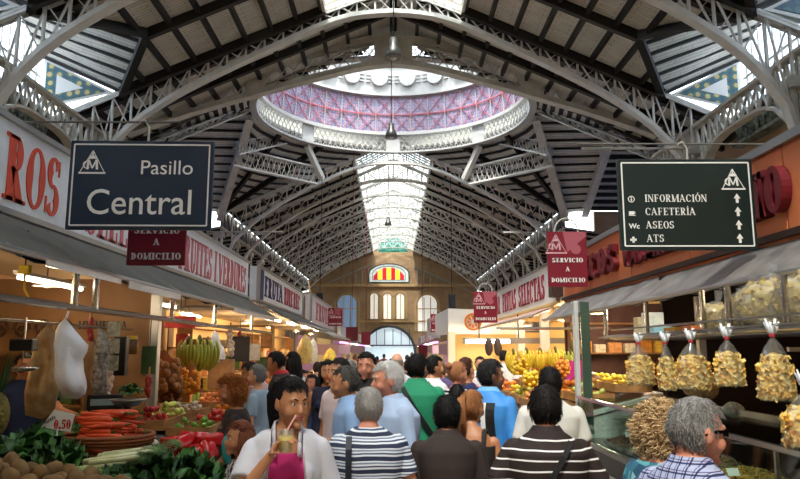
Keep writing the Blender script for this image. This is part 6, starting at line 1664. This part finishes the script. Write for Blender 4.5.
person('woman in white short jacket over magenta top drinking through a straw',wx,wy,wz,8,'f','tan',('tail','#140f10'),magenta,'none','#23242c',head=(30,8),lod=0,
  arms={-1:('ik',(-.075,-.185,1.375),(-.7,-.1,-1),(1,-.35,-.05),(.45,-.35,.75),.62,-1),1:((.3,.1,-1),(.12,-.1,-1))},top_keep=keep_top,extras=w1,topname='tank_top')
cl_=Matrix.Rotation(R(8),3,'Z')@(Vector((-.005,-.235,1.40))*ps)
t=thing('juice_cup','clear plastic cup of yellow juice with a straw held by the drinking woman','cup',(wx+cl_.x,wy+cl_.y,cl_.z))
MB().lathe([(.026,-.005),(.03,0),(.037,.095),(.039,.1),(.036,.1),(.029,.004)],20,cap=False).build('cup_wall',glassy('cup_plastic','#f6f4ec',.15,.1,diff=.12),t,smooth=True)
MB().lathe([(.027,.003),(.0345,.07),(.001,.07)],20).build('juice',mat('juice_yellow','#f0d45a',.3),t,smooth=True)
MB().tube([(.0,0,.01),(.006,.02,.1),(.03,.105,.155)],.004,8).build('straw',mat('straw_pink','#e0a8a0',.4),t)
# 2 striped tee, grey hair, from behind
navystr=stripes('navy_white_stripes','#22304a',[(0,'#232d48'),(.34,'#dfe3ea'),(.5,'#39486a'),(.62,'#dfe3ea'),(.76,'#7d8aa6'),(.88,'#dfe3ea')],.068)
ppl('grey cropped haired man seen from behind in navy and white striped shirt',369,386,4.25,180,sk='pink',hair=('crop','#a5a09c','#77726e'),top=navystr,lod=0,bulk=1.12,
    strap=(1,mat('strap_dark_stripe','#1c2230',.6),.035,False),arms={-1:((-.35,.1,-1),(-.05,-.5,-1)),1:((.35,.1,-1),(.05,-.5,-1))})
# 3 man left profile light blue shirt
lblue=cloth('#8fb0dc',rough=.7); lblue2=cloth('#a9bddc',rough=.7); lpink=cloth('#d8c8d4',rough=.7)
ppl('grey and black haired man in light blue shirt, profile to the left, hand raised',349,365,5.45,-80,sk='tan',hair=('short','#4a4642','#2a2624'),top=lblue,lod=1,collar=lblue,head=(-8,5),
    arms={-1:((-.2,-.3,-1),(-.1,-1,.3),(1,0,0)),1:((.2,.1,-1),(0,-.6,-1))})
# 4 white haired man
ppl('white haired man in pale blue collared shirt looking left',391,360,4.95,-62,sk='pink',hair=('short','#d6d3d0','#a5a2a0'),top=lblue2,lod=0,collar=lblue2,bulk=1.12,head=(-15,3),sleeve='long')
# 5 woman navy dress
def ribbon(root,S,HM,A,T):
    m=MB()
    for a_ in(-50,-15,20,55,200): m.beam((0,-.16,1.3),(.05*math.sin(R(a_)),-.165,1.3+.06*math.cos(R(a_))),.02,.006,(0,1,0))
    put(m,'white_ribbon',white,root,S)
ppl('long dark haired woman in navy dress with a white ribbon facing the camera',328,359,7.6,5,sex='f',sk='tan',hair=('long','#120e0e'),top=cloth('#141c38'),sleeve='none',dress=True,lod=1,extras=ribbon)
# 6 man in black tee with pink face
ppl('ruddy faced man in black shirt behind the grey haired pair',367,351,6.9,-20,sk='pink',hair=('short','#15110f'),top=cloth('#141416'),lod=1,head=(10,5))
ppl('man in pale pink shirt half hidden at the left of the blue shirted man',341,357,6.35,-50,sk='tan',hair=('short','#1c1512'),top=cloth('#d8c4c8'),lod=1)
ppl('pale bald headed man beyond the white haired man',397,352,9.0,175,sk='fair',hair=('bald','#8a7a6a'),top=cloth('#c8c4cc'),lod=1)
# 8 green polo
green=cloth('#1f8a62'); 
ppl('man in green polo shirt with a black shoulder strap, back to camera',417,353,6.6,172,sk='tan',hair=('short','#15110f'),top=green,lod=0,collar=green,strap=(1,blackc,.04,True),head=(-20,0),bulk=1.05)
# 9 boy brown tee
brownt=cloth('#30231f')
ppl('short black haired boy in dark brown polo shirt seen from behind',447,395,4.35,178,sk='tan',hair=('full','#0e0b0b'),top=brownt,lod=0,collar=brownt,arms={-1:((-.25,.0,-1),(-.05,-.3,-1)),1:((.25,.0,-1),(.05,-.3,-1))},bulk=.95)
# 10 ponytail woman
def keep_low(c): return c.z<1.40-(.03 if c.y>0 else 0) or (abs(abs(c.x)-.1)<.018)
ppl('brown haired woman with a ponytail and bare upper back in a black top',471,389,4.75,165,sex='f',sk='tan',hair=('tail','#a06a42','#5a3420'),top=cloth('#26201e'),sleeve='none',lod=0,top_keep=keep_low,head=(-22,0))
# 11 blue jacket man
def sidep(root,S,HM,A,T):
    for nm,x0,x1,m_ in(('white_panel',-.06,-.02,white),('black_panel',-.13,-.06,blackc)):
        m=MB()
        for i in range(10):
            z0=.98+.048*i;z1=z0+.048
            if z1>1.44: break
            pts=[]
            m.add([(x0,tors_y(T,x0,z0,.02),z0),(x1,tors_y(T,x1,z0,.02),z0),(x1,tors_y(T,x1,z1,.02),z1),(x0,tors_y(T,x0,z1,.02),z1)],[(0,1,2,3)])
        put(m,nm,m_,root,S)
bluej=cloth('#3f8fdc',rough=.6)
ppl('curly greying man in bright blue jacket with white and black panels, looking right',489,359,5.9,140,sk='dark',hair=('full','#2a2828','#4a4848'),top=bluej,sleeve='long',lod=0,head=(-38,0),extras=sidep,collar=cloth('#7ab8e8'),bulk=1.05,arms={-1:((-.2,.1,-1),(-.05,-.7,-1)),1:((.2,.1,-1),(.1,-.9,-.6))})
# 12 brown white stripes
bw=stripes('brown_white_stripes','#33211f',[(0,'#23130f'),(.82,'#e8e2e0'),(.98,'#23130f')],.052)
ppl('dark haired man in brown shirt with thin white stripes, back to camera',545,385,3.85,176,sk='tan',hair=('full','#16100f'),top=bw,lod=0,bulk=1.12,strap=(-1,blackc,.03,True),collar=cloth('#26171a'),
    arms={-1:((-.55,.15,-1),(.1,-.55,-1)),1:((.55,.15,-1),(-.1,-.55,-1))})
# 13 white shirt behind
ppl('black haired person in white shirt with a dark strap by the corner post',550,366,5.3,172,sk='dark',hair=('short','#120e0e'),top=cloth('#d8d4cc'),lod=1,strap=(1,blackc,.04,True))
# 14 man with sunglasses
pl=plaid('plaid_shirt','#aab0cc','#4c5280','#8a7090',.033)
def shades(root,S,HM,A,T):
    m=MB()
    for sd in(-1,1):
        m.beam((sd*.012,-.101,.008),(sd*.056,-.088,.008),.006,.026,(0,0,1)); m.beam((sd*.056,-.088,.012),(sd*.082,-.01,.01),.006,.012); m.beam((sd*.082,-.01,.01),(sd*.082,.03,-.004),.004,.006)
    m.beam((-.014,-.108,.014),(.014,-.108,.014),.005,.006); put(m,'sunglasses',mat('sunglass_black','#08080a',.1),root,S@HM,False)
x,y,z=W_(690,2.62,395)
person('greying man in dark sunglasses and blue plaid shirt looking right',x,y,z,118,'m','pink',('crop','#8a8682','#4c4844'),pl,'short','#2c3040',head=(-12,6),lod=0,collar=pl,extras=shades,bulk=1.02,thick=1.05)
# 15 curly blonde woman
def topshades(root,S,HM,A,T):
    m=MB()
    for sd in(-1,1): m.ell((sd*.03,-.05,.125),(.026,.01,.014),nu=12,nv=8)
    m.tube([(-.085,.02,.05),(-.06,-.05,.12),(.06,-.05,.12),(.085,.02,.05)],.004,5); put(m,'sunglasses',mat('sunglass_black','#08080a',.1),root,S@HM@Matrix.Translation((0,-.0,.015)))
ppl('curly blonde woman in teal patterned top with sunglasses on her head',655,401,3.3,112,sex='f',sk='pink',hair=('curly','#d8b688','#86603c'),top=floral('teal_floral',['#2f6f84','#5aa0a8','#24506a','#8ab0b8','#3a5a7a'],28),lod=0,extras=topshades,head=(-8,10))
# 16 orange curly woman at left counter
ppl('woman with short curly orange hair in dark brown top at the left counter',236,374,5.75,-78,sex='f',sk='tan',hair=('curly','#b06a34','#7a3f1c'),top=cloth('#2a1c18'),sleeve='short',lod=0,head=(5,8),arms={-1:((-.1,-.5,-.8),(-.05,-1,.05),(0,0,-1)),1:((.1,-.2,-1),(0,-.7,-.6))})
# 17 child
ppl('auburn haired child in black and white printed top beside the drinking woman',243,419,4.35,-60,sex='f',sk='tan',hair=('long','#6a3820','#4a2414'),top=floral('grey_print',['#d8d8d4','#3a3a40','#a8a8a8','#1c1c22'],60),lod=1,head=(0,0))
o=MB().ell((0,0,0),(.075,.06,.1),nu=16,nv=12,jit=.3).build('bag',mat('turquoise_cloth','#2fa0a8',.7,bump=.6,bump_scale=12),loc=at(232,449,4.75),smooth=True); tag(o,'turquoise bundle held up beside the auburn haired child','bag')
# vendors and shoppers, left
ppl('dark haired man with red collar shirt bending at the second left counter',281,350,8.3,-95,sk='tan',hair=('short','#0e0b0a'),top=cloth('#2a1416'),lod=1,collar=cloth('#c8283a'),head=(0,15))
ppl('person in white top with loose dark hair, right of the man with red collar',294,351,9.2,-120,sex='f',sk='tan',hair=('long','#0e0b0a'),top=cloth('#d8d4d0'),lod=1)
ppl('shopper in pale pink shirt leaning over the second left counter',269,358,8.9,-90,sk='tan',hair=('short','#2a2220'),top=cloth('#d8b8b8'),lod=1,lean=18)
ppl('grey haired shopper in pale blue at the left counter, farther in',259,364,7.9,-100,sex='f',sk='fair',hair=('full','#7a7a80','#5a5a60'),top=cloth('#9ab0c4'),lod=1)
ppl('vendor in dark blue standing behind the hanging bags, left stall',28,352,6.9,40,sk='tan',hair=('short','#14100e'),top=cloth('#16264a'),sleeve='short',lod=1,arms={1:((.3,-.7,-.6),(.5,-1,-.2),(0,0,-1)),-1:((-.2,-.3,-1),(0,-.8,-.4))})
# right side
ppl('dark haired man in white shirt looking right behind the green polo',433,355,8.0,120,sk='tan',hair=('short','#14100f'),top=cloth('#d8d4d8'),lod=1,strap=(-1,blackc,.05,True),head=(-10,0))
bwf=stripes('fine_stripes','#222',[(0,'#1c1c20'),(.5,'#cfcfd4')],.04)
ppl('light haired woman with hair pinned up in striped top',457,361,7.3,140,sex='f',sk='pink',hair=('bun','#a8704c','#6a4028'),top=bwf,lod=1,head=(-20,0))
ppl('brown haired woman in navy top just behind the pinned up hair woman',465,357,8.1,135,sex='f',sk='tan',hair=('full','#4a2c20','#2c1a14'),top=cloth('#1c2450'),lod=1)
ppl('black haired child low in front of the striped top woman',457,384,6.7,170,sk='tan',hair=('full','#0c0a0a'),top=cloth('#1c1a1c'),lod=1)
ppl('vendor in white coat facing the camera beyond the blue jacket man',480,356,12.2,5,sk='fair',hair=('short','#2a1c16'),top=cloth('#dfe0e6'),sleeve='long',lod=1)
ppl('vendor with back turned in white shirt under the lamp hood',504,350,14.05,150,sk='fair',hair=('short','#1c1412'),top=cloth('#dcd4d0'),lod=1,strap=(1,cloth('#a02030'),.05,True))
ppl('small vendor in pink top between the white coated vendor and the counter',470,367,11.2,10,sex='f',sk='pink',hair=('bun','#6a4a34'),top=cloth('#d89aa8'),lod=1)
ppl('vendor in red jacket behind the right fruit counter',541,352,14.05,20,sk='tan',hair=('short','#1c1412'),top=cloth('#c0202c'),lod=1)
# the crowd farther down the aisle
random.seed(99)
CC=['#1c1c24','#d8d4d0','#6a2030','#2a3a6a','#b8b0a8','#3a3a3a','#a84038','#e0dcd8','#4a6a8a','#1a1a1a','#8a5a4a','#c8a8b0','#243424','#d0c0a0','#5a4a7a','#b0c4d8']
CN={'#1c1c24':'near black','#d8d4d0':'off white','#6a2030':'wine red','#2a3a6a':'royal blue','#b8b0a8':'stone grey','#3a3a3a':'charcoal','#a84038':'brick red','#e0dcd8':'white','#4a6a8a':'steel blue','#1a1a1a':'black','#8a5a4a':'brown','#c8a8b0':'dusty pink','#243424':'dark green','#d0c0a0':'sand','#5a4a7a':'purple','#b0c4d8':'pale blue'}
HC=[('#14100f','black'),('#3a2820','brown'),('#8a8480','grey'),('#0e0c0c','jet black'),('#6a4830','light brown')]
far=[(313,8.9),(303,10.5),(318,12),(336,10),(350,9.3),(345,12.5),(359,11.5),(372,10.6),(381,9.8),(386,12.5),(405,9.2),(408,12),(424,10.6),(441,11),(446,13.2),(428,13.5),(396,14),(374,14.5),(361,15.5),(333,14.8),(322,16.5),(346,18),(384,17.5),(400,19),(412,16.5),(420,19.5),(437,16.8),(368,20.5),(355,23),(341,22),(391,23.5),(377,26),(407,25),(425,24),(348,28),(364,30),(398,31),(384,35),(412,33),(372,38)]
side=lambda px:'left' if px<350 else ('right' if px>410 else 'middle')
used=set()
for i,(px,Y) in enumerate(far):
    c=CC[(i*7+3)%16]; hc,hn=HC[(i*3)%5]; sx='f' if i%3==0 else 'm'; hgt=rnd(1.6,1.78) if sx=='m' else rnd(1.55,1.68); v=at(px,350,Y)
    fc=random.choice([180,170,190,0,10,-15,175,185])
    dep='in the near crowd' if Y<12.6 else ('halfway down the aisle' if Y<21 else 'far down the aisle')
    lb='%s haired %s in %s top %s, %s'%(hn,'woman' if sx=='f' else 'man',CN[c],dep,side(px))
    if lb in used: lb+=', facing '+('away' if abs(fc)>90 else 'the camera')
    used.add(lb)
    person(lb,v.x,Y,hgt,fc,sx,random.choice(['tan','pink','fair','dark']),(('full' if sx=='f' and i%2 else ('long' if sx=='f' else 'short')),hc),cloth(c),random.choice(['short','short','long']),random.choice(['#23242c','#3a3430','#2a3a5a']),lod=1 if Y<12 else 2,head=(rnd(-25,25),rnd(-3,8)))
# ================================================================ light
w=bpy.data.worlds.new('world'); SC.world=w; w.use_nodes=True
bg=w.node_tree.nodes['Background']; bg.inputs[0].default_value=(.82,.92,1,1); bg.inputs[1].default_value=4.0
sun=bpy.data.lights.new('sun','SUN'); sun.energy=11; sun.angle=R(8); sun.color=(1,.95,.86)
so=bpy.data.objects.new('sun',sun); COL.objects.link(so); so.rotation_euler=(R(33),R(-9),0)
SC.view_settings.view_transform='Standard'; SC.view_settings.look='None'; SC.view_settings.gamma=1; SC.view_settings.use_curve_mapping=False
SC.view_settings.exposure=0.66
SC.cycles.max_bounces=7; SC.cycles.diffuse_bounces=4; SC.cycles.glossy_bounces=3; SC.cycles.transparent_max_bounces=16; SC.cycles.transmission_bounces=4
SC.cycles.sample_clamp_indirect=6
